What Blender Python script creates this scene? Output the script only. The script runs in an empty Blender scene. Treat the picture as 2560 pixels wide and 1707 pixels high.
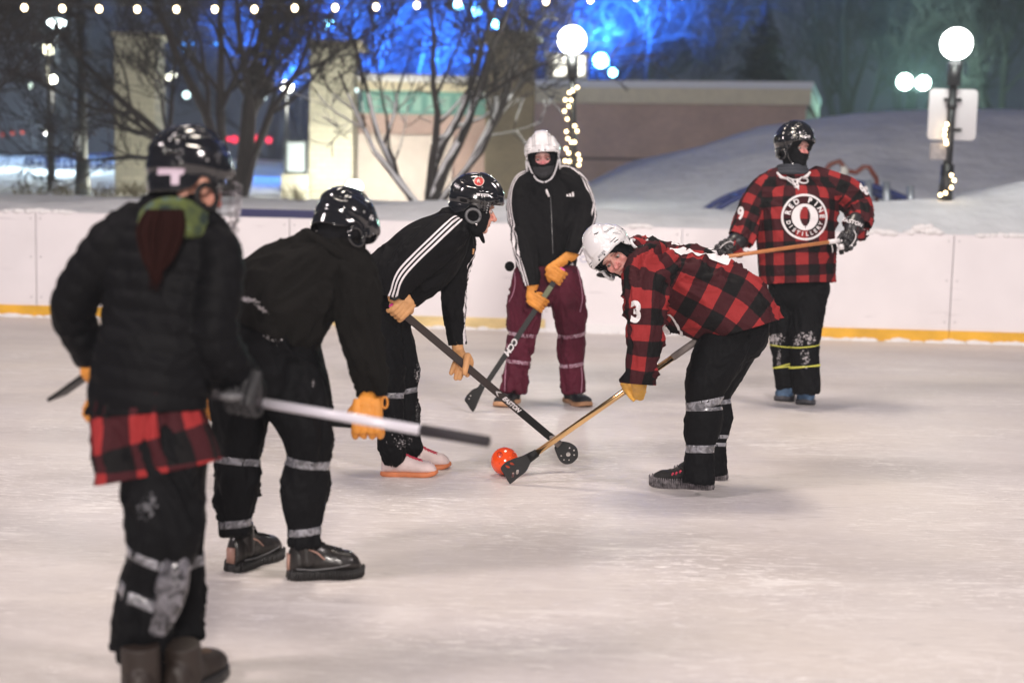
import bpy, bmesh, math, random
import numpy as np
from mathutils import Vector, Matrix
from mathutils.bvhtree import BVHTree

# ------------------------------------------------------------ camera, world, light, exposure
sc = bpy.context.scene
FPX, CX, CY = 3556.0, 1280.0, 853.5          # focal length and centre in photo pixels (2560 x 1707)
CAM = Vector((0.0, 0.0, 1.39))
pitch, roll = math.radians(6.15), math.radians(1.35)
fw = Vector((0, math.cos(pitch), -math.sin(pitch)))
r0 = Vector((1, 0, 0)); u0 = r0.cross(fw)
RT = (math.cos(roll) * r0 + math.sin(roll) * u0).normalized()
UP = (-math.sin(roll) * r0 + math.cos(roll) * u0).normalized()
BK = -fw                                       # towards the camera
cam_d = bpy.data.cameras.new('camera'); cam = bpy.data.objects.new('camera', cam_d)
sc.collection.objects.link(cam); sc.camera = cam
M = Matrix((RT, UP, BK)).transposed().to_4x4(); M.translation = CAM
cam.matrix_world = M
cam_d.sensor_width = 36.0; cam_d.lens = 36.0 * FPX / 2560.0
cam_d.clip_start = 0.05; cam_d.clip_end = 600.0
cam_d.dof.use_dof = True; cam_d.dof.focus_distance = 6.8; cam_d.dof.aperture_fstop = 1.6
cam_d.dof.aperture_blades = 0

w = bpy.data.worlds.new('World'); sc.world = w; w.use_nodes = True
nt = w.node_tree; bgn = nt.nodes['Background']
bgn.inputs[0].default_value = (0.060, 0.070, 0.105, 1); bgn.inputs[1].default_value = 0.58
sc.view_settings.view_transform = 'Standard'; sc.view_settings.look = 'None'
sc.view_settings.exposure = 0.06; sc.view_settings.gamma = 1.0
sc.cycles.use_denoising = True
try: sc.cycles.denoiser = 'OPENIMAGEDENOISE'
except Exception: pass
sc.cycles.max_bounces = 6; sc.cycles.diffuse_bounces = 3; sc.cycles.glossy_bounces = 3
sc.cycles.transmission_bounces = 4; sc.cycles.transparent_max_bounces = 8; sc.cycles.volume_bounces = 0
sc.cycles.sample_clamp_indirect = 4.0; sc.cycles.use_light_tree = True
sc.cycles.caustics_reflective = False; sc.cycles.caustics_refractive = False
sc.cycles.use_adaptive_sampling = True; sc.cycles.adaptive_threshold = 0.02

def lamp(kind, loc, energy, color, size=0.5, target=None, spot=None, blend=0.5):
    l = bpy.data.lights.new('lamp_light', kind); l.energy = energy; l.color = color
    if kind == 'AREA': l.shape = 'DISK'; l.size = size
    elif kind == 'SUN': l.angle = size
    else: l.shadow_soft_size = size
    if spot: l.spot_size = math.radians(spot); l.spot_blend = blend
    o = bpy.data.objects.new('lamp_light', l); sc.collection.objects.link(o); o.location = loc
    if target is not None:
        d = Vector(target) - Vector(loc); o.rotation_euler = d.to_track_quat('-Z', 'Y').to_euler()
    return o
# the rink floodlights on their masts round the ice (outside the frame)
PINK = (1.0, 0.855, 0.80)
lamp('AREA', (-8, 1.5, 8.5), 660, (1.0, 0.87, 0.87), 2.2, (-3, 8, 0))
lamp('AREA', (8.5, 1.0, 8.5), 680, (1.0, 0.88, 0.86), 2.2, (3, 8, 0))
lamp('AREA', (1.0, -13, 6.0), 2700, (1.0, 0.91, 0.85), 2.6, (0, 10, 0))
lamp('AREA', (0, 9.0, 9.0), 440, (1.0, 0.88, 0.76), 2.4, (0, 8, 0))

def PX(x, y, d):
    """point seen at photo pixel (x, y) at depth d along the optical axis"""
    return CAM + fw * d + RT * ((x - CX) / FPX * d) + UP * (-(y - CY) / FPX * d)
def G(x, y, z=0.0):
    r = fw + RT * ((x - CX) / FPX) + UP * (-(y - CY) / FPX)
    return CAM + r * ((z - CAM.z) / r.z)
def depth(p): return (Vector(p) - CAM).dot(fw)
def IV(a, b, c): return RT * a + UP * b + BK * c

# ------------------------------------------------------------ object helpers
def fin(o, parent=None):
    sc.collection.objects.link(o)
    if parent is not None:
        o.parent = parent
        o.matrix_parent_inverse = Matrix.Translation(-Vector(parent.get('_base', (0, 0, 0))))
    return o
def mesh_obj(name, V, F, mat, parent=None, smooth=True):
    me = bpy.data.meshes.new(name)
    me.from_pydata([tuple(v) for v in V], [], [tuple(f) for f in F]); me.update()
    if mat: 
        for m_ in (mat if isinstance(mat, (list, tuple)) else [mat]): me.materials.append(m_)
    if smooth: me.polygons.foreach_set('use_smooth', [True] * len(me.polygons))
    return fin(bpy.data.objects.new(name, me), parent)
def bm_obj(name, bm, mat, parent=None, smooth=False, ang=None):
    me = bpy.data.meshes.new(name); bm.normal_update(); bm.to_mesh(me); bm.free()
    if mat: me.materials.append(mat)
    if smooth: me.polygons.foreach_set('use_smooth', [True] * len(me.polygons))
    if ang is not None:
        try: me.set_sharp_from_angle(angle=math.radians(ang))
        except Exception: pass
    return fin(bpy.data.objects.new(name, me), parent)
def thing(name, label, cat, base, group=None):
    o = bpy.data.objects.new(name, None); o.empty_display_size = 0.1
    sc.collection.objects.link(o); o.location = base
    o['_base'] = tuple(base); o['label'] = label; o['category'] = cat
    if group: o['group'] = group
    return o
def tag(o, label, cat, group=None):
    o['label'] = label; o['category'] = cat
    if group: o['group'] = group
    return o
def struct(o, kind='structure', label=None):
    o['kind'] = kind
    if label: o['label'] = label
    return o

# ------------------------------------------------------------ noise (vectorised)
def _h(i, j, k, s):
    n = (i * 374761393 + j * 668265263 + k * 2147483647 * 0 + k * 1274126177 + s * 974711) & 0xffffffff
    n = ((n ^ (n >> 13)) * 1274126177) & 0xffffffff
    return ((n ^ (n >> 16)) & 0xffff) / 32767.5 - 1.0
def vn(x, y, z=0.0, seed=0):
    x = np.asarray(x, float); y = np.asarray(y, float); z = np.asarray(z, float) + 0 * x
    i, j, k = np.floor(x).astype(np.int64), np.floor(y).astype(np.int64), np.floor(z).astype(np.int64)
    f, g, h = x - i, y - j, z - k
    f = f*f*(3-2*f); g = g*g*(3-2*g); h = h*h*(3-2*h)
    r = 0
    for a in (0, 1):
        for b in (0, 1):
            for c in (0, 1):
                r = r + _h(i+a, j+b, k+c, seed) * (f if a else 1-f) * (g if b else 1-g) * (h if c else 1-h)
    return r

# ------------------------------------------------------------ materials
MT = {}
def mat(name, col, rough=0.6, metal=0.0, bump=0.0, bscale=60.0, var=0.0, vscale=6.0, emit=None, es=0.0,
        coat=0.0, spec=0.5, sheen=0.0, trans=0.0, attr=None, stretch=None, bdist=0.002, sss=0.0):
    if name in MT: return MT[name]
    m = bpy.data.materials.new(name); m.use_nodes = True; n = m.node_tree; b = n.nodes['Principled BSDF']
    b.inputs['Base Color'].default_value = (*col, 1); b.inputs['Roughness'].default_value = rough
    b.inputs['Metallic'].default_value = metal; b.inputs['Specular IOR Level'].default_value = spec
    b.inputs['Coat Weight'].default_value = coat; b.inputs['Coat Roughness'].default_value = 0.12
    b.inputs['Sheen Weight'].default_value = sheen; b.inputs['Transmission Weight'].default_value = trans
    if sss: b.inputs['Subsurface Weight'].default_value = sss; b.inputs['Subsurface Scale'].default_value = 0.01
    if emit: b.inputs['Emission Color'].default_value = (*emit, 1); b.inputs['Emission Strength'].default_value = es
    tc = n.nodes.new('ShaderNodeTexCoord'); src = tc.outputs['Object']
    if stretch:
        mp = n.nodes.new('ShaderNodeMapping'); mp.inputs['Scale'].default_value = stretch
        n.links.new(src, mp.inputs[0]); src = mp.outputs[0]
    csock = None
    if attr:
        a = n.nodes.new('ShaderNodeAttribute'); a.attribute_name = attr; csock = a.outputs['Color']
    if var:
        no = n.nodes.new('ShaderNodeTexNoise'); no.inputs['Scale'].default_value = vscale; no.inputs['Detail'].default_value = 5
        n.links.new(src, no.inputs['Vector'])
        mr = n.nodes.new('ShaderNodeMapRange'); mr.inputs['From Min'].default_value = 0.3; mr.inputs['From Max'].default_value = 0.7
        mr.inputs['To Min'].default_value = 1 - var; mr.inputs['To Max'].default_value = 1 + var
        n.links.new(no.outputs['Fac'], mr.inputs['Value'])
        mx = n.nodes.new('ShaderNodeVectorMath'); mx.operation = 'SCALE'
        if csock: n.links.new(csock, mx.inputs[0])
        else: mx.inputs[0].default_value = col
        n.links.new(mr.outputs[0], mx.inputs['Scale']); csock = mx.outputs[0]
    if csock: n.links.new(csock, b.inputs['Base Color'])
    if bump:
        nb = n.nodes.new('ShaderNodeTexNoise'); nb.inputs['Scale'].default_value = bscale; nb.inputs['Detail'].default_value = 4
        n.links.new(src, nb.inputs['Vector'])
        bp = n.nodes.new('ShaderNodeBump'); bp.inputs['Strength'].default_value = bump; bp.inputs['Distance'].default_value = bdist
        n.links.new(nb.outputs['Fac'], bp.inputs['Height']); n.links.new(bp.outputs[0], b.inputs['Normal'])
    MT[name] = m
    return m
def nd(n, t, **k):
    x = n.nodes.new(t)
    for a, v in k.items(): setattr(x, a, v)
    return x
def mth(n, op, a, b=None, c=None):
    x = n.nodes.new('ShaderNodeMath'); x.operation = op
    for i, v in enumerate((a, b, c)):
        if v is None: continue
        if isinstance(v, (int, float)): x.inputs[i].default_value = v
        else: n.links.new(v, x.inputs[i])
    return x.outputs[0]
def mixc(n, f, a, b):
    x = n.nodes.new('ShaderNodeMix'); x.data_type = 'RGBA'
    for i, v in ((0, f), (6, a), (7, b)):
        if isinstance(v, (int, float)): x.inputs[i].default_value = v
        elif isinstance(v, tuple): x.inputs[i].default_value = (*v, 1)
        else: n.links.new(v, x.inputs[i])
    return x.outputs[2]
EMISS = {}
def emis(name, col, s):
    if name in EMISS: return EMISS[name]
    m = bpy.data.materials.new(name); m.use_nodes = True; n = m.node_tree
    n.nodes.remove(n.nodes['Principled BSDF']); e = n.nodes.new('ShaderNodeEmission')
    e.inputs[0].default_value = (*col, 1); e.inputs[1].default_value = s
    n.links.new(e.outputs[0], n.nodes['Material Output'].inputs[0]); EMISS[name] = m
    return m
def plaid(name, size=0.068, ru=0.0, rv=0.0):
    m = bpy.data.materials.new(name); m.use_nodes = True; n = m.node_tree; b = n.nodes['Principled BSDF']
    b.inputs['Roughness'].default_value = 0.72; b.inputs['Sheen Weight'].default_value = 0.0; b.inputs['Specular IOR Level'].default_value = 0.12
    uv = nd(n, 'ShaderNodeUVMap', uv_map='UV'); sp = nd(n, 'ShaderNodeSeparateXYZ'); n.links.new(uv.outputs[0], sp.inputs[0])
    def stripe(s, off):
        t = mth(n, 'FRACT', mth(n, 'DIVIDE', mth(n, 'ADD', s, off), 2 * size))
        return mth(n, 'GREATER_THAN', t, 0.5)
    a = stripe(sp.outputs[0], ru + 50 * size); c = stripe(sp.outputs[1], rv + 50 * size)
    both = mth(n, 'ADD', a, c)
    c1 = mixc(n, mth(n, 'GREATER_THAN', both, 0.5), (0.007, 0.0065, 0.007), (0.048, 0.010, 0.013))
    c2 = mixc(n, mth(n, 'GREATER_THAN', both, 1.5), c1, (0.29, 0.027, 0.028))
    n.links.new(c2, b.inputs['Base Color'])
    tc = nd(n, 'ShaderNodeTexCoord'); no = nd(n, 'ShaderNodeTexNoise'); no.inputs['Scale'].default_value = 15; no.inputs['Detail'].default_value = 5
    n.links.new(tc.outputs['Object'], no.inputs['Vector'])
    bp = nd(n, 'ShaderNodeBump'); bp.inputs['Strength'].default_value = 0.55; bp.inputs['Distance'].default_value = 0.03
    n.links.new(no.outputs['Fac'], bp.inputs['Height']); n.links.new(bp.outputs[0], b.inputs['Normal'])
    MT[name] = m
    return m
def striped(name, base, stripe=(0.72, 0.68, 0.70), ws=0.0095, gap=0.0085, n3=3):
    """dark cloth with parallel stripes running along the sleeve where |u| is small"""
    m = bpy.data.materials.new(name); m.use_nodes = True; n = m.node_tree; b = n.nodes['Principled BSDF']
    b.inputs['Roughness'].default_value = 0.78; b.inputs['Specular IOR Level'].default_value = 0.10
    uv = nd(n, 'ShaderNodeUVMap', uv_map='UV'); sp = nd(n, 'ShaderNodeSeparateXYZ'); n.links.new(uv.outputs[0], sp.inputs[0])
    tot = None
    for k in range(n3):
        c = (k - (n3 - 1) / 2) * (ws + gap)
        d = mth(n, 'ABSOLUTE', mth(n, 'SUBTRACT', sp.outputs[0], c))
        g = mth(n, 'LESS_THAN', d, ws / 2)
        tot = g if tot is None else mth(n, 'MAXIMUM', tot, g)
    tc = nd(n, 'ShaderNodeTexCoord'); no = nd(n, 'ShaderNodeTexNoise'); no.inputs['Scale'].default_value = 15; no.inputs['Detail'].default_value = 5
    n.links.new(tc.outputs['Object'], no.inputs['Vector'])
    n.links.new(mixc(n, tot, base, stripe), b.inputs['Base Color'])
    bp = nd(n, 'ShaderNodeBump'); bp.inputs['Strength'].default_value = 0.5; bp.inputs['Distance'].default_value = 0.03
    n.links.new(no.outputs['Fac'], bp.inputs['Height']); n.links.new(bp.outputs[0], b.inputs['Normal'])
    MT[name] = m
    return m
# ------------------------------------------------------------ tubes, garments, remeshing
def crom(P, n):
    """Catmull-Rom through rows of P"""
    P = np.array(P, float); out = []
    Q = np.vstack([2*P[0]-P[1], P, 2*P[-1]-P[-2]])
    for i in range(len(P)-1):
        a, b, c, d = Q[i], Q[i+1], Q[i+2], Q[i+3]
        for k in range(n):
            t = k / n
            out.append(0.5*((2*b)+(c-a)*t+(2*a-5*b+4*c-d)*t*t+(3*b-a-3*c+d)*t**3))
    out.append(P[-1])
    return np.array(out)
class Tube:
    """elliptical tube: rows (photo x, y, depth offset, radius px, depth ratio); D = depth of the person"""
    def __init__(s, D, rows, ratio=1.0, caps='rr', a0=None, step=0.012, world=None, ref=None):
        if world is None:
            rows = [tuple(r) + (ratio,) * (5 - len(r)) for r in rows]
            R = crom(rows, 8)
            C = np.array([PX(r[0], r[1], D + r[2]) for r in R]); rad = R[:, 3] * (D + R[:, 2]) / FPX; rat = R[:, 4]
        else:
            R = crom([tuple(r) + (ratio,) * (5 - len(r)) for r in world], 8); C = R[:, :3]; rad = R[:, 3]; rat = R[:, 4]
        L = np.concatenate([[0], np.cumsum(np.linalg.norm(np.diff(C, axis=0), axis=1))])
        n = max(4, int(L[-1] / step)); t = np.linspace(0, L[-1], n)
        s.C = np.stack([np.interp(t, L, C[:, i]) for i in range(3)], 1)
        s.r = np.maximum(np.interp(t, L, rad), 0.002); s.q = np.interp(t, L, rat); s.t = t; s.L = L[-1]
        T = np.gradient(s.C, axis=0); T /= np.linalg.norm(T, axis=1)[:, None]
        bk = np.array(BK if ref is None else ref)
        S = np.cross(T, bk); S /= np.maximum(np.linalg.norm(S, axis=1)[:, None], 1e-6)
        s.T, s.S, s.N = T, S, np.cross(S, T); s.caps = caps; s.a0 = a0
    def mesh(s, k=28, grow=0.0, scale=1.0, power=1.0):
        V = []; F = []; rings = []
        def ring(c, rs, rn, i):
            b = len(V)
            for a in range(k):
                th = 2*math.pi*a/k
                V.append(c + s.S[i]*rs*math.cos(th) + s.N[i]*rn*math.sin(th))
            rings.append(b)
        r = s.r*scale + grow; n = len(s.C)
        if s.caps[0] == 'r':
            for f in (0.98, 0.85, 0.55): h = math.sqrt(1-f*f)
            for ang in (80, 55, 28):
                ring(s.C[0] - s.T[0]*r[0]*math.sin(math.radians(ang))*0.85, r[0]*math.cos(math.radians(ang)), r[0]*s.q[0]*math.cos(math.radians(ang)), 0)
        for i in range(n): ring(s.C[i], r[i], r[i]*s.q[i], i)
        if s.caps[1] == 'r':
            for ang in (28, 55, 80):
                ring(s.C[-1] + s.T[-1]*r[-1]*math.sin(math.radians(ang))*0.85, r[-1]*math.cos(math.radians(ang)), r[-1]*s.q[-1]*math.cos(math.radians(ang)), n-1)
        for a, b in zip(rings[:-1], rings[1:]):
            for j in range(k):
                F.append((a+j, a+(j+1) % k, b+(j+1) % k, b+j))
        F.append(tuple(reversed(range(rings[0], rings[0]+k)))); F.append(tuple(range(rings[-1], rings[-1]+k)))
        return V, F
    def sub(s, f0, f1):
        import copy
        n = len(s.C); a, b = int(f0*(n-1)), max(int(f0*(n-1))+3, int(f1*(n-1))); c = copy.copy(s)
        c.C, c.r, c.q, c.t, c.T, c.S, c.N = s.C[a:b], s.r[a:b], s.q[a:b], s.t[a:b], s.T[a:b], s.S[a:b], s.N[a:b]; c.caps = 'rr'
        return c
    def at(s, f):
        i = min(len(s.C)-1, max(0, int(round(f*(len(s.C)-1))))); return i
def ball(c, r, axes=None, k=20):
    """ellipsoid; axes = 3 unit vectors, r = 3 radii"""
    if not hasattr(r, '__len__'): r = (r, r, r)
    ax = axes or (Vector((1, 0, 0)), Vector((0, 1, 0)), Vector((0, 0, 1)))
    V = []; F = []
    for i in range(1, k//2):
        ph = math.pi*i/(k//2)
        for j in range(k):
            th = 2*math.pi*j/k
            V.append(Vector(c) + ax[0]*r[0]*math.sin(ph)*math.cos(th) + ax[1]*r[1]*math.sin(ph)*math.sin(th) + ax[2]*r[2]*math.cos(ph))
    for i in range(k//2-2):
        for j in range(k):
            F.append((i*k+j, (i+1)*k+j, (i+1)*k+(j+1) % k, i*k+(j+1) % k))
    t = len(V); V.append(Vector(c)+ax[2]*r[2]); V.append(Vector(c)-ax[2]*r[2])
    for j in range(k):
        F.append((t, j, (j+1) % k)); b = (k//2-2)*k; F.append((t+1, b+(j+1) % k, b+j))
    return V, F
def merge(parts):
    V = []; F = []
    for v, f in parts:
        b = len(V); V += [tuple(p) for p in v]; F += [tuple(i+b for i in q) for q in f]
    return V, F
def remesh(V, F, voxel, smooth=3):
    me = bpy.data.meshes.new('tmp'); me.from_pydata([tuple(v) for v in V], [], F); me.update()
    bm = bmesh.new(); bm.from_mesh(me); bmesh.ops.recalc_face_normals(bm, faces=bm.faces); bm.to_mesh(me); bm.free()
    o = bpy.data.objects.new('tmp', me); sc.collection.objects.link(o)
    m = o.modifiers.new('r', 'REMESH'); m.mode = 'VOXEL'; m.voxel_size = voxel; m.adaptivity = 0.0
    if smooth:
        s = o.modifiers.new('s', 'SMOOTH'); s.factor = 0.5; s.iterations = smooth
    dg = bpy.context.evaluated_depsgraph_get(); dg.update()
    out = bpy.data.meshes.new_from_object(o.evaluated_get(dg))
    bpy.data.objects.remove(o); bpy.data.meshes.remove(me)
    return out
def getv(me):
    a = np.empty(len(me.vertices)*3); me.vertices.foreach_get('co', a); return a.reshape(-1, 3)
def getn(me):
    a = np.empty(len(me.vertices)*3); me.vertices.foreach_get('normal', a); return a.reshape(-1, 3)
def setv(me, a): me.vertices.foreach_set('co', a.ravel()); me.update()
def tubecoords(P, tubes):
    """for points P: normalised distance, arc position, angle, local radius for every tube"""
    res = []
    for t in tubes:
        dm = np.empty(len(P)); jm = np.empty(len(P), int)
        for a in range(0, len(P), 20000):
            d = np.linalg.norm(P[a:a+20000, None, :] - t.C[None], axis=2) / t.r[None]
            j = d.argmin(1); jm[a:a+20000] = j; dm[a:a+20000] = d[np.arange(len(j)), j]
        dv = P - t.C[jm]
        s = t.t[jm] + (dv*t.T[jm]).sum(1)
        x = (dv*t.S[jm]).sum(1); y = (dv*t.N[jm]).sum(1)/t.q[jm]
        res.append((dm, s, np.arctan2(y, x), t.r[jm], jm))
    return res
def garment(name, tubes, material, parent=None, voxel=0.009, smooth=3, fold=0.006, fu=7, fv=20, seed=0,
            cuts=(), uvmode='plaid', quilt=0.0, extra=(), uscale=0.85, post=None, foldmask=None):
    V, F = merge([t.mesh() for t in tubes] + list(extra))
    me = remesh(V, F, voxel, smooth)
    P = getv(me); N = getn(me)
    tc = tubecoords(P, tubes)
    if fold or quilt:
        W = np.stack([np.exp(-6*np.maximum(c[0]-0.5, 0)) for c in tc], 1)**2; W /= W.sum(1)[:, None]
        disp = np.zeros(len(P))
        for k, (dm, s, a, r, j) in enumerate(tc):
            ww = W[:, k]
            uu = np.cos(a)*1.6; vv = np.sin(a)*1.6
            if fold:
                wob = vn(uu*1.3, vv*1.3, s*5, seed+31)*0.35
                n1 = vn(uu*fu*0.14, vv*fu*0.14, s*fv*1.25 + wob*4 + uu*1.6, seed+k)
                n2 = vn(uu*fu*0.3, vv*fu*0.3, s*fv*1.9 + wob*5 - vv*2, seed+k+7)
                g = np.clip(0.55+0.8*vn(uu, vv, s*4, seed+k+90), 0.15, 1.2)
                d = ((1-2*np.abs(n1)**.8)*0.9 + (1-2*np.abs(n2)**.8)*0.45)*g*fold*1.7
                disp += ww*d
            if quilt:
                disp += ww*quilt*(np.abs(np.sin(np.pi*s/0.052))**0.6 - 0.6)
        if foldmask: disp *= foldmask(P)
        P = P + N*disp[:, None]; setv(me, P)
    if cuts:
        bm = bmesh.new(); bm.from_mesh(me)
        for cut in cuts:
            p = Vector(cut[0]); n = Vector(cut[1]); R = cut[2]
            fs = [f for f in bm.faces if (f.calc_center_median()-p).length < R]
            if len(cut) > 3 and fs:
                cc = tubecoords(np.array([tuple(f.calc_center_median()) for f in fs]), tubes); lb = np.stack([c[0] for c in cc], 1).argmin(1)
                fs = [f for f, l_ in zip(fs, lb) if l_ in cut[3]]
            ed = set(e for f in fs for e in f.edges); vs = set(v for f in fs for v in f.verts)
            bmesh.ops.bisect_plane(bm, geom=list(vs)+list(ed)+fs, plane_co=p, plane_no=n, clear_outer=True)
        bm.to_mesh(me); bm.free()
        P = getv(me)
    # UVs in metres per face corner
    nf = len(me.polygons); FC = np.empty(nf*3); me.polygons.foreach_get('center', FC); FC = FC.reshape(-1, 3)
    fc = tubecoords(FC, tubes); pc = tubecoords(P, tubes)
    lab = np.stack([c[0] for c in fc], 1).argmin(1)
    li = np.empty(len(me.loops), int); me.loops.foreach_get('vertex_index', li)
    tot = np.empty(nf, int); me.polygons.foreach_get('loop_total', tot); lf = np.repeat(np.arange(nf), tot)
    UV = np.zeros((len(li), 2)); Ll = lab[lf]
    for k, t in enumerate(tubes):
        m = Ll == k
        if not m.any(): continue
        a = pc[k][2][li[m]]; ac = fc[k][2][lf[m]]; a0 = t.a0 if t.a0 is not None else 0.0
        a = a - a0; ac = ac - a0
        acw = (ac + math.pi) % (2*math.pi) - math.pi
        a = acw + ((a - ac + math.pi) % (2*math.pi) - math.pi)
        if uvmode == 'stripe':
            u = a*pc[k][3][li[m]] if t.a0 is not None else np.full(m.sum(), 9.0)
        else: u = a*float(t.r.mean())*uscale
        UV[m, 0] = u; UV[m, 1] = pc[k][1][li[m]]
    uvl = me.uv_layers.new(name='UV'); uvl.data.foreach_set('uv', UV.ravel())
    me.materials.append(material)
    me.polygons.foreach_set('use_smooth', [True]*len(me.polygons))
    me.name = name
    o = fin(bpy.data.objects.new(name, me), parent)
    return o
def bvh(o):
    me = o.data; return BVHTree.FromPolygons([v.co.copy() for v in me.vertices], [tuple(p.vertices) for p in me.polygons])
def band(name, tube, f, width, g, material, parent, off=0.003, k=48, tilt=0.0, wob=0.0, full=True):
    """a strip wrapped round a garment at fraction f of a tube, resting on the cloth"""
    i = tube.at(f); c = Vector(tube.C[i]); T = Vector(tube.T[i]); S = Vector(tube.S[i]); N = Vector(tube.N[i])
    V = []; F = []; rows = 5
    rmax = tube.r[i]
    rr = np.zeros((rows, k))
    for a in range(rows):
        h = (a/(rows-1)-0.5)*width
        for b in range(k):
            th = 2*math.pi*b/k; d = S*math.cos(th)+N*math.sin(th)*tube.q[i]; d.normalize()
            o = c + T*(h + tilt*math.cos(th) + wob*math.sin(th*3+f*40))
            hit = g.ray_cast(o + d*rmax*2.2, -d, rmax*2.2)
            rr[a, b] = (hit[0]-o).length if hit[0] is not None else rmax
    med = np.median(rr); rr = np.clip(rr, med*0.7, med*1.35)
    rr = (rr + np.roll(rr, 1, 1) + np.roll(rr, -1, 1))/3
    for layer in (off, off-0.006):
        for a in range(rows):
            h = (a/(rows-1)-0.5)*width
            for b in range(k):
                th = 2*math.pi*b/k; d = S*math.cos(th)+N*math.sin(th)*tube.q[i]; d.normalize()
                o = c + T*(h + tilt*math.cos(th) + wob*math.sin(th*3+f*40))
                V.append(o + d*(rr[a, b]+layer))
    n = rows*k
    for a in range(rows-1):
        for b in range(k):
            b2 = (b+1) % k
            F.append((a*k+b, a*k+b2, (a+1)*k+b2, (a+1)*k+b)); F.append((n+a*k+b2, n+a*k+b, n+(a+1)*k+b, n+(a+1)*k+b2))
    for b in range(k):
        b2 = (b+1) % k
        F.append((b2, b, n+b, n+b2)); e = (rows-1)*k; F.append((e+b, e+b2, n+e+b2, n+e+b))
    return mesh_obj(name, V, F, material, parent)
def shape2d(loops, res=0.0, extrude=0.0, bevel=0.0):
    """flat mesh from 2D loops (first outlines, others holes)"""
    cu = bpy.data.curves.new('c', 'CURVE'); cu.dimensions = '2D'; cu.fill_mode = 'BOTH'; cu.extrude = extrude
    cu.bevel_depth = bevel; cu.bevel_resolution = 1
    for lp in loops:
        s = cu.splines.new('POLY'); s.points.add(len(lp)-1); s.use_cyclic_u = True
        for i, (x, y) in enumerate(lp): s.points[i].co = (x, y, 0, 1)
    o = bpy.data.objects.new('c', cu); sc.collection.objects.link(o)
    dg = bpy.context.evaluated_depsgraph_get(); dg.update(); me = bpy.data.meshes.new_from_object(o.evaluated_get(dg))
    bpy.data.objects.remove(o); bpy.data.curves.remove(cu)
    return me
def text2d(s, size=1.0, bold=0.0, shear=0.0):
    cu = bpy.data.curves.new('t', 'FONT'); cu.body = s; cu.size = size; cu.offset = bold; cu.shear = shear
    cu.align_x = 'CENTER'; cu.align_y = 'CENTER'; cu.resolution_u = 4
    o = bpy.data.objects.new('t', cu); sc.collection.objects.link(o)
    dg = bpy.context.evaluated_depsgraph_get(); dg.update(); me = bpy.data.meshes.new_from_object(o.evaluated_get(dg))
    bpy.data.objects.remove(o); bpy.data.curves.remove(cu)
    return me
def me2vf(me, fn):
    V = [fn(v.co) for v in me.vertices]; F = [tuple(p.vertices) for p in me.polygons]
    bpy.data.meshes.remove(me); return V, F
def decal(name, parts2d, origin, ax, ay, g, material, parent, off=0.003, cell=0.008, dirv=None, bow=0.0):
    """lay 2D shapes (metres) on a garment: origin + ax*x + ay*y, projected along dirv onto the cloth"""
    dirv = (dirv or -BK).normalized()
    V, F = merge(parts2d); bm = bmesh.new(); vs = [bm.verts.new((v[0], v[1], 0)) for v in V]
    for f in F:
        try: bm.faces.new([vs[i] for i in f])
        except ValueError: pass
    bmesh.ops.remove_doubles(bm, verts=bm.verts, dist=1e-5)
    bmesh.ops.triangulate(bm, faces=bm.faces)
    for _ in range(6):
        le = [e for e in bm.edges if e.calc_length() > cell]
        if not le: break
        bmesh.ops.subdivide_edges(bm, edges=le, cuts=1); bmesh.ops.triangulate(bm, faces=bm.faces)
    for v in bm.verts:
        p = origin + ax*v.co.x + ay*v.co.y
        h = g.ray_cast(p - dirv*0.6, dirv, 1.2)
        if h[0] is not None: v.co = h[0] - dirv*off + h[1]*off*0.5*(1 if h[1].dot(dirv) < 0 else -1)
        else: v.co = p
    bad = [f for f in bm.faces if max(e.calc_length() for e in f.edges) > cell*6]
    bmesh.ops.delete(bm, geom=bad, context='FACES')
    return bm_obj(name, bm, material, parent, smooth=True)
def box_vf(c, ax, ay, az, hx, hy, hz):
    V = [Vector(c)+ax*sx*hx+ay*sy*hy+az*sz*hz for sz in (-1, 1) for sx, sy in ((-1, -1), (1, -1), (1, 1), (-1, 1))]
    return V, [(3, 2, 1, 0), (4, 5, 6, 7), (0, 1, 5, 4), (1, 2, 6, 5), (2, 3, 7, 6), (3, 0, 4, 7)]
XA, YA, ZA = Vector((1, 0, 0)), Vector((0, 1, 0)), Vector((0, 0, 1))
def box(name, lo, hi, material, parent=None, bevel=0.0):
    c = (Vector(lo)+Vector(hi))/2; h = (Vector(hi)-Vector(lo))/2
    bm = bmesh.new(); V, F = box_vf(c, XA, YA, ZA, *h)
    vs = [bm.verts.new(v) for v in V]; [bm.faces.new([vs[i] for i in f]) for f in F]
    if bevel: bmesh.ops.bevel(bm, geom=list(bm.edges), offset=bevel, segments=2, profile=0.5, affect='EDGES')
    bmesh.ops.recalc_face_normals(bm, faces=bm.faces)
    return bm_obj(name, bm, material, parent)
def rod_vf(p, q, r, k=10, r2=None):
    p, q = Vector(p), Vector(q); r2 = r if r2 is None else r2
    T = (q-p).normalized(); S = T.orthogonal().normalized(); N = T.cross(S); V = []
    for c, rr in ((p, r), (q, r2)):
        for j in range(k): V.append(c + (S*math.cos(2*math.pi*j/k)+N*math.sin(2*math.pi*j/k))*rr)
    F = [(j, (j+1) % k, k+(j+1) % k, k+j) for j in range(k)] + [tuple(reversed(range(k))), tuple(range(k, 2*k))]
    return V, F
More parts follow.
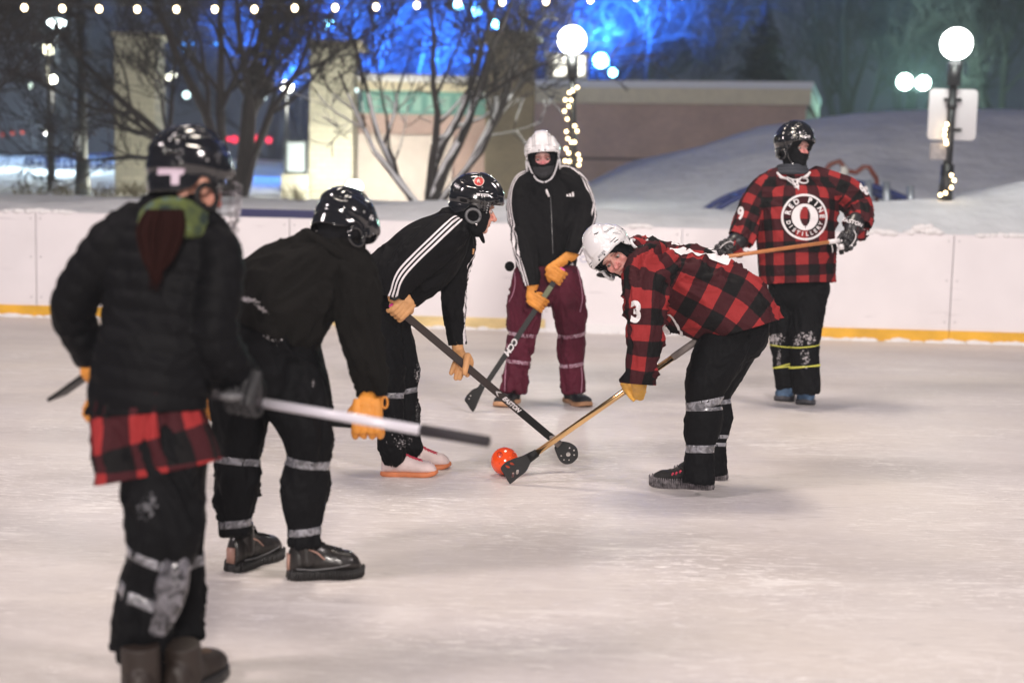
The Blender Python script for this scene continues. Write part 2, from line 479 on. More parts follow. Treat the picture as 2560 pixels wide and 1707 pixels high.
def poly_vf(pts, r, k=8):
    """thin tube through world points"""
    pts = [Vector(p) for p in pts]; V = []; F = []; rs = r if hasattr(r, '__len__') else [r]*len(pts)
    S = None
    for i, p in enumerate(pts):
        T = (pts[min(i+1, len(pts)-1)] - pts[max(i-1, 0)]).normalized()
        if S is None: S = T.orthogonal().normalized()
        S = (S - T*S.dot(T)).normalized(); N = T.cross(S)
        for j in range(k): V.append(p + (S*math.cos(2*math.pi*j/k)+N*math.sin(2*math.pi*j/k))*rs[i])
        if i:
            a = (i-1)*k; b = i*k
            F += [(a+j, a+(j+1) % k, b+(j+1) % k, b+j) for j in range(k)]
    F.append(tuple(reversed(range(k)))); F.append(tuple(range(len(V)-k, len(V))))
    return V, F
# ------------------------------------------------------------ ice and ground
def ice_mat():
    m = bpy.data.materials.new('ice'); m.use_nodes = True; n = m.node_tree; b = n.nodes['Principled BSDF']
    tc = nd(n, 'ShaderNodeTexCoord'); O = tc.outputs['Object']
    def noise(scale, det=5, st=None, rot=0.0, ro=0.55, dist=0.0):
        src = O
        if st or rot:
            mp = nd(n, 'ShaderNodeMapping'); mp.inputs['Scale'].default_value = st or (1, 1, 1); mp.inputs['Rotation'].default_value = (0, 0, rot)
            n.links.new(O, mp.inputs[0]); src = mp.outputs[0]
        x = nd(n, 'ShaderNodeTexNoise'); x.inputs['Scale'].default_value = scale; x.inputs['Detail'].default_value = det
        x.inputs['Roughness'].default_value = ro; x.inputs['Distortion'].default_value = dist
        n.links.new(src, x.inputs['Vector']); return x.outputs['Fac']
    def rng(s, a, c, lo=0.0, hi=1.0):
        x = nd(n, 'ShaderNodeMapRange'); x.clamp = True
        for i, v in enumerate((a, c, lo, hi)): x.inputs[i+1].default_value = v
        n.links.new(s, x.inputs[0]); return x.outputs[0]
    big = rng(noise(0.45, 3), 0.35, 0.65)
    base = mixc(n, big, (0.685, 0.630, 0.580), (0.61, 0.572, 0.575))
    tr = rng(noise(0.8, 4, (0.35, 1.6, 1), 0.12), 0.45, 0.72)
    base = mixc(n, mth(n, 'MULTIPLY', tr, 0.7), base, (0.45, 0.41, 0.40))
    # polishing streaks and blade / shoe scratches
    sc1 = rng(noise(3.2, 8, (0.5, 3.2, 1), 0.10, 0.72, 0.6), 0.53, 0.66)
    sc2 = rng(noise(13.0, 5, (0.8, 5.0, 1), -0.22, 0.6, 0.5), 0.565, 0.64)
    sc3 = rng(noise(15.0, 5, (0.8, 4.5, 1), 0.40, 0.6, 0.8), 0.58, 0.65)
    fr = rng(noise(75, 3), 0.60, 0.72)
    patch = rng(noise(1.1, 4), 0.42, 0.66, 0.25, 1.0)
    dk = rng(noise(11.0, 6, (0.6, 4.0, 1), 0.2, 0.7, 0.6), 0.56, 0.70)
    base = mixc(n, mth(n, 'MULTIPLY', dk, 0.7), base, (0.42, 0.385, 0.37))
    s = mth(n, 'MULTIPLY', mth(n, 'MAXIMUM', mth(n, 'MULTIPLY', sc1, 0.75), mth(n, 'MAXIMUM', sc2, sc3)), patch)
    base = mixc(n, mth(n, 'MULTIPLY', s, 1.0), base, (0.95, 0.92, 0.90))
    base = mixc(n, mth(n, 'MULTIPLY', mth(n, 'MULTIPLY', fr, patch), 0.7), base, (0.93, 0.90, 0.88))
    # curved cuts
    vo = nd(n, 'ShaderNodeTexVoronoi', feature='DISTANCE_TO_EDGE'); vo.inputs['Scale'].default_value = 0.9
    dn = nd(n, 'ShaderNodeTexNoise'); dn.inputs['Scale'].default_value = 0.7; n.links.new(O, dn.inputs['Vector'])
    av = nd(n, 'ShaderNodeVectorMath', operation='ADD'); sv = nd(n, 'ShaderNodeVectorMath', operation='SCALE'); sv.inputs['Scale'].default_value = 2.5
    n.links.new(dn.outputs['Color'], sv.inputs[0]); n.links.new(sv.outputs[0], av.inputs[0]); n.links.new(O, av.inputs[1]); n.links.new(av.outputs[0], vo.inputs['Vector'])
    cut = mth(n, 'MULTIPLY', rng(vo.outputs['Distance'], 0.0, 0.006, 1.0, 0.0), patch)
    base = mixc(n, mth(n, 'MULTIPLY', cut, 0.35), base, (0.85, 0.82, 0.80))
    n.links.new(base, b.inputs['Base Color'])
    n.links.new(rng(mth(n, 'ADD', s, mth(n, 'MULTIPLY', fr, 0.6)), 0.0, 1.0, 0.40, 0.70), b.inputs['Roughness'])
    b.inputs['Specular IOR Level'].default_value = 0.28; b.inputs['IOR'].default_value = 1.31
    bp = nd(n, 'ShaderNodeBump'); bp.inputs['Strength'].default_value = 0.25; bp.inputs['Distance'].default_value = 0.004
    n.links.new(mth(n, 'ADD', s, noise(2.2, 6)), bp.inputs['Height']); n.links.new(bp.outputs[0], b.inputs['Normal'])
    MT['ice'] = m; return m
M_ICE = ice_mat()
M_SNOW = mat('snow', (0.80, 0.81, 0.84), 0.75, bump=0.7, bscale=4.0, var=0.07, vscale=3.0, bdist=0.08, spec=0.3)
BL0, BL1 = G(0, 790), G(2560, 862)                 # foot of the boards at both picture edges
BDIR = (BL1-BL0).normalized(); BN = Vector((-BDIR.y, BDIR.x, 0))   # BN points away from the camera
BO = BL0
def bpos(s, o=0.0, z=0.0): return BO + BDIR*s + BN*o + Vector((0, 0, z))
BLEN = (BL1-BL0).length
def rect(name, pts, m, parent=None): return mesh_obj(name, pts, [tuple(range(len(pts)))], m, parent, False)
struct(rect('ice', [Vector((-26, -16, 0)), Vector((26, -16, 0)), bpos(BLEN+20, -0.005), bpos(-20, -0.005)], M_ICE), label='scratched white rink ice')

HC = [(-9, 1.14), (-6, 1.14), (-3, 1.12), (-1, 1.12), (0.4, 1.15), (1.2, 1.5), (2.0, 1.83), (3.5, 2.26), (4.7, 2.62), (5.9, 2.86), (7.0, 3.0), (8.5, 3.05), (12, 3.08), (40, 3.2)]
def terrain(x, y):
    """height of the snow covered ground"""
    base = 1.13
    r = y - (14.1 - 0.02*x)
    z = np.where(r < 0.35, 0.55, 0.55 + (base-0.55)*np.clip((r-0.35)/1.6, 0, 1)**0.7)
    crest = np.interp(x*28/np.maximum(y, 20), [h[0] for h in HC], [h[1] for h in HC])
    t = np.clip((y-18.0)/9.5, 0, 1); t = t*t*(3-2*t)
    z = z + np.maximum(crest-1.13, 0)*t*np.clip((x+1)/3, 0, 1)
    z = z + 0.05*vn(x*0.9, y*0.9, 0, 3)*np.clip(r-0.5, 0, 1) + 0.02*vn(x*3, y*3, 0, 4)*np.clip(r-0.5, 0, 1)
    z = z + 0.62*np.exp(-((x-6.9)**2/3.4+(y-17.2)**2/1.3)) + 0.16*np.exp(-((x-4.0)**2/2.0+(y-16.6)**2/0.6))
    z = z + 0.25*np.exp(-((x+0.2)**2/2.5+(y-17.0)**2/1.2))*0.4
    z = z + np.where(x < -1, np.clip((y-30)/14, 0, 1)*0.9*np.clip((-1-x)/4, 0, 1), 0)
    return z
def tz(x, y): return float(terrain(np.array([x]), np.array([y]))[0])
gx = np.concatenate([np.linspace(-200, -26, 14), np.linspace(-25, 25, 170), np.linspace(26, 200, 14)])
gy = np.concatenate([np.linspace(0.2, 22, 90), np.linspace(22.6, 50, 60), np.linspace(54, 400, 24)])
V = []; F = []
GX, GY = np.meshgrid(gx, gy); YY = 14.1 - 0.02*GX + GY
ZZ = terrain(GX, YY)
V = np.stack([GX.ravel(), YY.ravel(), ZZ.ravel()], 1); nx = len(gx)
F = [(j*nx+i, j*nx+i+1, (j+1)*nx+i+1, (j+1)*nx+i) for j in range(len(gy)-1) for i in range(nx-1)]
# the same sheet carries on under the rink to the near horizon
gm = mesh_obj('snow_ground', V, F, M_SNOW); struct(gm, label='snow covered ground beyond the boards')
struct(rect('ground', [Vector((-300, -200, -0.03)), Vector((300, -200, -0.03)), Vector((300, 14.4, -0.03)), Vector((-300, 14.4, -0.03))], M_SNOW), label='ground under the rink')

# ------------------------------------------------------------ boards
M_BOARD = mat('board_white', (0.85, 0.815, 0.84), 0.38, var=0.035, vscale=2.4, bump=0.08, bscale=3, bdist=0.01)
_n = M_BOARD.node_tree; _b = _n.nodes['Principled BSDF']; _tc = nd(_n, 'ShaderNodeTexCoord'); _mp = nd(_n, 'ShaderNodeMapping'); _mp.inputs['Scale'].default_value = (.6, 1, 4.0)
_n.links.new(_tc.outputs['Object'], _mp.inputs[0]); _no = nd(_n, 'ShaderNodeTexNoise'); _no.inputs['Scale'].default_value = 5; _no.inputs['Detail'].default_value = 6; _n.links.new(_mp.outputs[0], _no.inputs['Vector'])
_mr = nd(_n, 'ShaderNodeMapRange'); _mr.inputs[1].default_value = .66; _mr.inputs[2].default_value = .74; _mr.inputs[4].default_value = .35; _n.links.new(_no.outputs['Fac'], _mr.inputs[0])
_src = _b.inputs['Base Color'].links[0].from_socket; _n.links.new(mixc(_n, _mr.outputs[0], _src, (0.45, 0.42, 0.45)), _b.inputs['Base Color'])
M_KICK = mat('kick_yellow', (0.80, 0.44, 0.035), 0.45, var=0.15, vscale=5)
M_KICKF = mat('kick_frosted', (0.80, 0.62, 0.30), 0.6, var=0.2, vscale=7)
M_SEAM = mat('seam_dark', (0.30, 0.28, 0.30), 0.6)
M_CHUNK = mat('snow_chunk', (0.84, 0.83, 0.84), 0.8, bump=0.5, bscale=25, bdist=0.02)
bb = thing('rink_boards', 'white rink boards with a yellow kick strip along the far side of the ice', 'rink boards', bpos(BLEN/2))
BH = 1.03
def sx(px):                                        # position along the boards of a photo column
    r = fw + RT*((px-CX)/FPX) + UP*(-(820-CY)/FPX); k = (BO-CAM).dot(BN)/r.dot(BN); return (CAM+r*k-BO).dot(BDIR)
seams = [-14, -11.5, -9, -6.5, -4, -1.5] + [sx(p) for p in (92, 722, 1352, 1697, 2373)] + [sx(2373)+2.5*k for k in (1, 2, 3, 4, 5)]
seams = sorted(seams)
def slab(name, s0, s1, z0, z1, o0, o1, m, parent, bevel=0.004):
    c = (bpos(s0, o0, z0)+bpos(s1, o1, z1))/2; bm = bmesh.new()
    Vv, Ff = box_vf(c, BDIR, BN, ZA, (s1-s0)/2, (o1-o0)/2, (z1-z0)/2); vs = [bm.verts.new(v) for v in Vv]; [bm.faces.new([vs[i] for i in f]) for f in Ff]
    if bevel: bmesh.ops.bevel(bm, geom=list(bm.edges), offset=bevel, segments=1, affect='EDGES')
    return bm_obj(name, bm, m, parent)
random.seed(4)
for a, b in zip(seams[:-1], seams[1:]):
    pn = slab('board_panel', a+0.004, b-0.004, 0.0, BH, 0, 0.05, M_BOARD, bb)
    parts = []
    for s in (a+0.05, b-0.05):
        for z in (0.2, 0.6, 0.98):
            parts.append(rod_vf(bpos(s, -0.004, z), bpos(s, 0.002, z), 0.007, 8))
    [mesh_obj('bolt', v_, f_, M_SEAM, pn, False) for v_, f_ in parts]
def kick(name, p0, p1, m, seed):
    """kick strip whose lower edge is hidden by uneven ice build-up"""
    s0, s1 = sx(p0), sx(p1); slab(name, s0, s1, 0.0, 0.118, -0.014, -0.001, m, bb, 0.003)
for p0, p1 in ((-900, 92), (92, 722)): kick('kick_strip', p0, p1, M_KICK, 1)
kick('kick_strip', 722.5, 1362, M_KICKF, 2); kick('kick_strip', 1880, 2372, M_KICK, 3); kick('kick_strip', 2373, 3400, M_KICK, 4)
slab('top_rail', seams[0], seams[-1], BH, BH+0.015, 0.002, 0.06, M_BOARD, bb)
slab('frost_strip', sx(1363), sx(1879), 0.0, 0.085, -0.012, -0.001, M_CHUNK, bb)
# small logo lettering on one panel
ltr = []
for txt, yy, sz in (('FIVE', 0.235, 0.10), ('CREEK', 0.145, 0.09)):
    me = text2d(txt, sz, 0.003, 0.15); o_ = bpos(sx(1477), -0.002, BH-0.46+yy)
    ltr.append(me2vf(me, lambda co, o_=o_: o_+BDIR*co.x+ZA*co.y))
mesh_obj('board_lettering', *merge(ltr), mat('letter_blue', (0.50, 0.50, 0.62), 0.6), bb, False)
# ice build-up and crumbs of snow along the foot and top of the boards
random.seed(11)
parts = []
for k in range(420):
    s = random.uniform(sx(-60), sx(2620)); r = random.uniform(0.008, 0.04)
    parts.append(ball(bpos(s, -0.02-random.random()*0.02, 0.0), (r*2.4, r*1.0, r*random.uniform(0.5, 1.2)), k=8))
ob = mesh_obj('snow_ridge', *merge(parts), M_CHUNK); struct(ob, 'stuff', 'scraped ice lying along the foot of the boards')
def clump(p0, p1, h, n, lab):
    parts = []
    for k in range(n):
        px = random.uniform(p0, p1); f = 1-abs((px-(p0+p1)/2)/((p1-p0)/2))**2; r = random.uniform(0.012, 0.03)
        parts.append(ball(bpos(sx(px), random.uniform(0.0, 0.06), BH+0.012+random.random()*h*f), (r*1.5, r, r), k=8))
    V, F = merge(parts); me = remesh(V, F, 0.008, 1); me.materials.append(M_CHUNK); me.polygons.foreach_set('use_smooth', [True]*len(me.polygons))
    o = fin(bpy.data.objects.new('snow_clump', me)); tag(o, lab, 'snow clump', 'snow lumps on top of the boards')
clump(2255, 2345, 0.085, 110, 'tallest snow lump on the boards, left of the post with the square sign')
clump(2160, 2230, 0.03, 50, 'low snow lump on the boards beside the hand of the standing plaid player')
clump(1560, 1620, 0.02, 30, 'thin snow lump on the boards above the back of the bent plaid player')
clump(10, 190, 0.02, 90, 'long thin snow lump on the boards at the far left')
clump(2430, 2560, 0.02, 60, 'thin snow lump on the boards at the far right')

# ------------------------------------------------------------ buildings behind
def pxbox(name, x0, x1, y0, y1, d, th, m, parent=None, bevel=0.0):
    a = PX(x0, y1, d); b = PX(x1, y0, d); c = PX((x0+x1)/2, (y0+y1)/2, d)
    wd = (x1-x0)/FPX*d; ht = (y1-y0)/FPX*d
    return box(name, (c.x-wd/2, c.y, c.z-ht/2), (c.x+wd/2, c.y+th, c.z+ht/2), m, parent, bevel)
def brick(name, c1, c2, cm, sc_=4.2):
    m = bpy.data.materials.new(name); m.use_nodes = True; n = m.node_tree; b = n.nodes['Principled BSDF']; b.inputs['Roughness'].default_value = 0.85
    tc = nd(n, 'ShaderNodeTexCoord'); mp = nd(n, 'ShaderNodeMapping'); mp.inputs['Rotation'].default_value = (math.pi/2, 0, 0); n.links.new(tc.outputs['Object'], mp.inputs[0])
    br = nd(n, 'ShaderNodeTexBrick'); br.inputs['Scale'].default_value = sc_; n.links.new(mp.outputs[0], br.inputs['Vector'])
    br.inputs['Color1'].default_value = (*c1, 1); br.inputs['Color2'].default_value = (*c2, 1); br.inputs['Mortar'].default_value = (*cm, 1)
    no = nd(n, 'ShaderNodeTexNoise'); no.inputs['Scale'].default_value = 1.2; n.links.new(tc.outputs['Object'], no.inputs['Vector'])
    mr = nd(n, 'ShaderNodeMapRange'); mr.inputs[3].default_value = 0.7; mr.inputs[4].default_value = 1.3; n.links.new(no.outputs['Fac'], mr.inputs[0])
    vm = nd(n, 'ShaderNodeVectorMath', operation='SCALE'); n.links.new(br.outputs['Color'], vm.inputs[0]); n.links.new(mr.outputs[0], vm.inputs['Scale'])
    n.links.new(vm.outputs[0], b.inputs['Base Color']); MT[name] = m; return m
M_CREAMB = brick('cream_block', (0.46, 0.44, 0.35), (0.40, 0.385, 0.31), (0.33, 0.32, 0.26), 2.4)
M_OLIVE = brick('olive_brick', (0.19, 0.155, 0.10), (0.16, 0.13, 0.085), (0.22, 0.2, 0.15))
M_PURPLE = brick('red_brown_brick', (0.52, 0.36, 0.30), (0.44, 0.30, 0.26), (0.50, 0.42, 0.38))
M_CREAM = mat('cream_trim', (0.68, 0.62, 0.46), 0.7, var=0.08)
M_TEAL = mat('teal_paint', (0.13, 0.32, 0.29), 0.5, var=0.15, vscale=2)
M_PINKB = brick('pink_brick', (0.46, 0.32, 0.28), (0.42, 0.29, 0.26), (0.5, 0.42, 0.40))
M_SHUT = mat('shutter_slats', (0.60, 0.53, 0.49), 0.6, var=0.05)
M_ROOFS = mat('roof_snow', (0.78, 0.80, 0.84), 0.8, bump=0.4, bscale=4, bdist=0.05)
M_DARKF = mat('dark_frame', (0.03, 0.04, 0.045), 0.5)
def gbase(px0, px1, d): a = PX((px0+px1)/2, 480, d); return Vector((a.x, a.y, tz(a.x, a.y)))
D1 = 25.0
p1 = thing('gate_pillar', 'plain cream block pillar left of the white mound, farthest left', 'pillar', gbase(285, 385, D1), 'cream block pillars')
pxbox('shaft', 285, 388, 92, 530, D1, 0.75, M_CREAMB, p1, 0.02); pxbox('cap', 276, 398, 80, 92, D1-0.06, 0.9, M_CREAM, p1, 0.02)
p2 = thing('gate_pillar', 'brightly lit cream block pillar beside the shuttered kiosk front', 'pillar', gbase(770, 880, D1), 'cream block pillars')
pxbox('shaft', 772, 882, 118, 530, D1, 0.8, M_CREAMB, p2, 0.02); pxbox('cap', 764, 908, 100, 118, D1-0.08, 0.98, M_CREAM, p2, 0.02)
p3 = thing('chimney_tower', 'tall dark olive brick tower between the shuttered front and the long brick wing', 'tower', gbase(1215, 1335, 24.5))
pxbox('shaft', 1213, 1336, 92, 540, 24.5, 1.4, M_OLIVE, p3, 0.02); pxbox('cap', 1207, 1342, 76, 92, 24.42, 1.56, M_OLIVE, p3, 0.03)
bd = thing('pavilion', 'low park pavilion with teal fascia and closed slatted shutter', 'building', gbase(890, 1215, 26))
D2 = 26.0
pxbox('wall', 884, 1214, 288, 540, D2, 3.0, M_PINKB, bd); pxbox('fascia', 900, 1214, 228, 288, D2-0.12, 3.1, M_TEAL, bd, 0.01)
pxbox('eaves', 893, 1220, 206, 228, D2-0.3, 3.5, M_CREAM, bd, 0.02); pxbox('roof_snow', 885, 1222, 186, 206, D2-0.35, 3.6, M_ROOFS, bd, 0.05)
pxbox('lintel', 884, 1214, 320, 338, D2-0.05, 0.04, M_TEAL, bd)
sh = pxbox('shutter', 892, 1128, 338, 535, D2-0.03, 0.02, M_SHUT, bd)
for k in range(24):
    x = 894+k*10; pxbox('slat', x, x+6, 339, 534, D2-0.05, 0.019, M_SHUT, sh, 0.004)
for k in range(7):                                          # faint light lettering on the fascia
    x = 925+k*36; pxbox('fascia_panel', x, x+20, 240, 278, D2-0.125, 0.004, mat('teal_light', (0.28, 0.5, 0.44), 0.5), bd)
wg = thing('brick_wing', 'long low brick wing with a cream fascia under roof snow', 'building', gbase(1340, 2018, 33))
D3 = 33.0
a = PX(1334, 220, 34.0); b = PX(2018, 224, 32.5)
def wall_q(name, p, q, z0, z1, th, m, parent, out=0.0, e0=0.0, e1=0.0):
    d = Vector((q.x-p.x, q.y-p.y, 0)).normalized(); nn = Vector((-d.y, d.x, 0))
    if nn.y < 0: nn = -nn
    c = Vector(((p.x+q.x)/2, (p.y+q.y)/2, (z0+z1)/2)) + nn*(th/2-out) + d*(e1-e0)/2
    L = Vector((q.x-p.x, q.y-p.y, 0)).length + e0 + e1
    return mesh_obj(name, *box_vf(c, d, nn, ZA, L/2, th/2, (z1-z0)/2), m, parent, False)
zt = a.z; zt2 = PX(2018, 224, 32.5).z
zt = (zt+zt2)/2
ppm = 33/FPX
wall_q('brick_wall', a, b, 0.8, zt-0.36, 6.0, M_PURPLE, wg)
wall_q('fascia', a, b, zt-0.36, zt+0.0, 6.3, M_CREAM, wg, 0.15, 0.0, 0.1)
wall_q('roof_snow', a, b, zt, zt+0.16, 6.3, M_ROOFS, wg, 0.2, 0.0, 0.14)
wall_q('brick_course', a, b, 2.1, 2.16, 0.1, mat('course_dark', (0.12, 0.09, 0.09), 0.8), wg, 0.03)
# lantern box with lit panes on the roof
ln = thing('roof_lantern', 'white lit roof lantern with glass panes behind the nearest globe lamp', 'roof lantern', PX(1418, 200, 35.6))
pxbox('cap', 1362, 1476, 132, 140, 35.6, 1.1, M_CREAM, ln); pxbox('sill', 1368, 1470, 190, 198, 35.6, 1.1, M_CREAM, ln)
for x0, x1 in ((1368, 1386), (1426, 1436), (1462, 1470)): pxbox('mullion', x0, x1, 140, 190, 35.62, 0.9, M_CREAM, ln)
for x0, x1 in ((1386, 1426), (1436, 1462)): pxbox('lit_pane', x0, x1, 141, 189, 35.7, 0.7, emis('pane_glow', (1, 0.97, 0.85), 3.2), ln)
# kiosk board between the pillars
kb = thing('notice_board', 'dark framed notice board on a cream block base beside the bright pillar', 'notice board', gbase(705, 770, 24.6))
pxbox('base', 702, 769, 436, 530, 24.6, 0.5, M_CREAMB, kb, 0.01); pxbox('frame', 709, 768, 350, 436, 24.62, 0.14, M_DARKF, kb, 0.01)
pxbox('pane', 717, 761, 357, 429, 24.60, 0.015, mat('notice_glass', (0.36, 0.42, 0.46), 0.25), kb)
# dark blue panel lying behind the boards
pl = pxbox('blue_crash_mat', 590, 800, 524, 560, 14.55, 0.06, mat('navy_panel', (0.03, 0.03, 0.12), 0.5), None, 0.005)
tag(pl, 'navy blue mat standing in the snow just behind the boards', 'mat')

# ------------------------------------------------------------ bare trees
M_BARK = mat('bark', (0.034, 0.026, 0.024), 0.85, var=0.3, vscale=9)
def bark_snow():
    m = bpy.data.materials.new('bark_with_snow'); m.use_nodes = True; n = m.node_tree; b = n.nodes['Principled BSDF']; b.inputs['Roughness'].default_value = 0.85
    g = nd(n, 'ShaderNodeNewGeometry'); sp = nd(n, 'ShaderNodeSeparateXYZ'); n.links.new(g.outputs['Normal'], sp.inputs[0])
    tc = nd(n, 'ShaderNodeTexCoord'); no = nd(n, 'ShaderNodeTexNoise'); no.inputs['Scale'].default_value = 3.5; n.links.new(tc.outputs['Object'], no.inputs['Vector'])
    sz = nd(n, 'ShaderNodeSeparateXYZ'); n.links.new(tc.outputs['Object'], sz.inputs[0])
    low = mth(n, 'LESS_THAN', sz.outputs[2], 2.65)
    f = mth(n, 'MULTIPLY', mth(n, 'GREATER_THAN', mth(n, 'ADD', sp.outputs[2], mth(n, 'MULTIPLY', no.outputs['Fac'], 0.8)), 0.50), low)
    n.links.new(mixc(n, f, (0.034, 0.027, 0.025), (0.8, 0.8, 0.82)), b.inputs['Base Color']); MT['bark_with_snow'] = m; return m
M_BARKS = bark_snow()
def branchset(out, p, d, L, r, lvl, rng, kids, up=0.12, wig=0.16, shrink=0.62, rmin=0.004, cut=None):
    n = max(3, int(L/0.22)); n = min(n, 9); pts = [p.copy()]; rs = [r]; q = p.copy(); dd = d.normalized()
    for i in range(n):
        dd = (dd + Vector((rng.gauss(0, wig), rng.gauss(0, wig), rng.gauss(0, wig)+up))).normalized()
        q = q + dd*(L/n); pts.append(q.copy()); rs.append(max(rmin, r*(1-0.72*(i+1)/n)))
    out.append((pts, rs, lvl))
    if lvl <= 0: return
    nk = kids[lvl-1]
    for k in range(nk):
        f = rng.uniform(0.22, 1.0); i = min(n-1, int(f*n)); pp = pts[i].lerp(pts[i+1], rng.random())
        t = (pts[i+1]-pts[i]).normalized(); ang = rng.uniform(0.35, 0.85); ax = t.orthogonal(); ax.rotate(Matrix.Rotation(rng.uniform(0, 6.283), 3, t))
        nd_ = (t*math.cos(ang)+ax*math.sin(ang)).normalized()
        branchset(out, pp, nd_, L*shrink*rng.uniform(0.7, 1.15), max(rmin, rs[i]*0.62), lvl-1, rng, kids, up, wig, shrink, rmin)
def bare_tree(name, label, base, stems, kids, seed, material, group=None, up=0.10, rmin=0.006, wig=0.14, shrink=0.6):
    rng = random.Random(seed); tr, cr = [], []
    root = thing(name, label, 'tree', base, group)
    for (dx, dy, dz, L, r) in stems:
        out = []; branchset(out, Vector(base)-Vector((0, 0, 0.15)), Vector((dx, dy, dz)), L, r, len(kids), rng, kids, up, wig, shrink, rmin)
        for pts, rs, lvl in out:
            (tr if lvl >= len(kids) else cr).append(poly_vf(pts, rs, 8 if lvl >= len(kids) else (5 if lvl == len(kids)-1 else 3)))
    mesh_obj('trunk', *merge(tr), material, root); mesh_obj('crown', *merge(cr), material, root)
    return root
def tb(px, d): p = PX(px, 470, d); return Vector((p.x, p.y, tz(p.x, p.y)))
bare_tree('bare_tree', 'large leafless tree with many dark stems in front of the left pillar', tb(600, 21.5),
    [(-1.0, 0, 1.1, 4.0, .085), (-.75, .3, 1.5, 4.6, .09), (-.45, -.2, 1.6, 4.4, .085), (-.2, .2, 2, 4.6, .09), (.1, -.1, 2, 4.6, .08), (.4, .2, 1.7, 4.0, .08), (.75, 0, 1.5, 3.6, .07), (-.6, .1, .9, 3.4, .06), (-1.2, .1, 1.0, 3.4, .06)],
    (5, 6, 6, 5), 5, M_BARK, 'leafless park trees', shrink=0.57, rmin=.006)
bare_tree('bare_tree', 'leafless tree with dark branches reaching in from the left edge', tb(-190, 18),
    [(.35, 0, 1.4, 3.4, .07), (.55, .2, 1.3, 3.2, .07), (.1, -.2, 2, 3.6, .07), (-.4, 0, 1.6, 3.2, .07), (.75, -.1, 1.25, 2.6, .05)],
    (5, 6, 6, 5), 9, M_BARK, 'leafless park trees', shrink=0.56)
bare_tree('bare_tree', 'snow dusted leafless tree with forked stems before the tall dark tower', tb(1075, 19.5),
    [(-1.15, 0, 1.0, 2.7, .05), (-.8, .2, 1.2, 3.0, .06), (-.25, 0, 1.6, 3.2, .075), (-.02, .1, 1.7, 3.2, .065), (.28, -.1, 1.6, 3.2, .085), (.75, 0, 1.2, 2.5, .06), (1.05, .1, 1.0, 2.6, .05)],
    (3, 4, 4, 3), 27, M_BARKS, 'leafless park trees', up=0.09, rmin=0.008)
for i, (px, d, s, lab) in enumerate([
        (760, 40, 3, 'hazy leafless tree glowing blue behind the bright pillar'), (960, 42, 4, 'hazy leafless tree glowing blue above the pavilion roof'),
        (1130, 46, 5, 'hazy leafless tree glowing blue left of the tower top'), (1560, 42, 6, 'blue tinted leafless tree over the left end of the brick wing'),
        (2110, 46, 8, 'misty grey leafless tree right of the dark spruce'),
        (2260, 50, 9, 'misty greenish leafless tree behind the twin floodlight'), (2480, 44, 10, 'dark leafless tree at the right edge behind the globe lamp'),
        (180, 46, 11, 'dark leafless tree behind the street lamps at far left'), (860, 45, 13, 'blue lit leafless tree between the bright pillar and the pavilion roof'), (1050, 44, 14, 'blue lit leafless tree behind the middle of the pavilion'), (1260, 46, 15, 'blue lit leafless tree behind the tall tower'), (1400, 45, 16, 'blue lit leafless tree behind the roof lantern'), (680, 47, 17, 'blue lit leafless tree seen through the big dark tree')]):
    sg = d/44.0
    bare_tree('bare_tree', lab, tb(px, d), [(-.5, 0, 1.6, 5*sg, .13), (.0, .2, 2, 6*sg, .16), (.5, -.1, 1.5, 5*sg, .13), (-.9, 0, 1.2, 4.2*sg, .1), (.95, 0, 1.3, 4.2*sg, .1)],
        (4, 5, 6, 5), 40+s, M_BARK, 'far leafless trees', rmin=0.014, shrink=0.58)
def spruce(px0, d, ytop, wpx, seed, label):
    b = tb(px0, d); H = PX(px0, ytop, d).z - b.z; R = wpx/FPX*d; rng = random.Random(seed)
    root = thing('spruce_tree', label, 'tree', b); top = b+Vector((0, 0, H))
    mesh_obj('trunk', *poly_vf([b, b+Vector((0, 0, H*0.97))], [0.16, 0.02], 8), M_BARK, root)
    V = []; F = []
    nl = 46
    for i in range(nl):
        f = (i+0.5)/nl; z = H*(0.06+0.94*f); rr = R*(1-f)**0.85*rng.uniform(0.85, 1.1)+0.05
        nb = int(7+13*(1-f))
        for k in range(nb):
            a = rng.uniform(0, 6.283); L = rr*rng.uniform(0.55, 1.12); dr = Vector((math.cos(a), math.sin(a), -0.35)).normalized(); side = Vector((-math.sin(a), math.cos(a), 0))
            o = b+Vector((0, 0, z))
            for t in range(9):
                g = (t+1)/9; c = o+dr*L*g+Vector((0, 0, 0.10*L*g*g)); wl = 0.34*L*(1-g*0.75)+0.05
                for sgn in (-1, 1):
                    tip = c+side*sgn*wl*rng.uniform(.6, 1.1)+dr*0.12*L+Vector((0, 0, -0.16*L*rng.random()-0.03))
                    q = len(V); V += [c-dr*0.035*L, c+dr*0.05*L, tip, c+Vector((0, 0, -0.06))]; F += [(q, q+1, q+2), (q+3, q+1, q+2)]
    mesh_obj('crown', V, F, mat('spruce_needles', (0.004, 0.008, 0.011), 0.8), root, False)
spruce(1896, 39, 4, 112, 2, 'dark pointed spruce rising behind the brick wing')

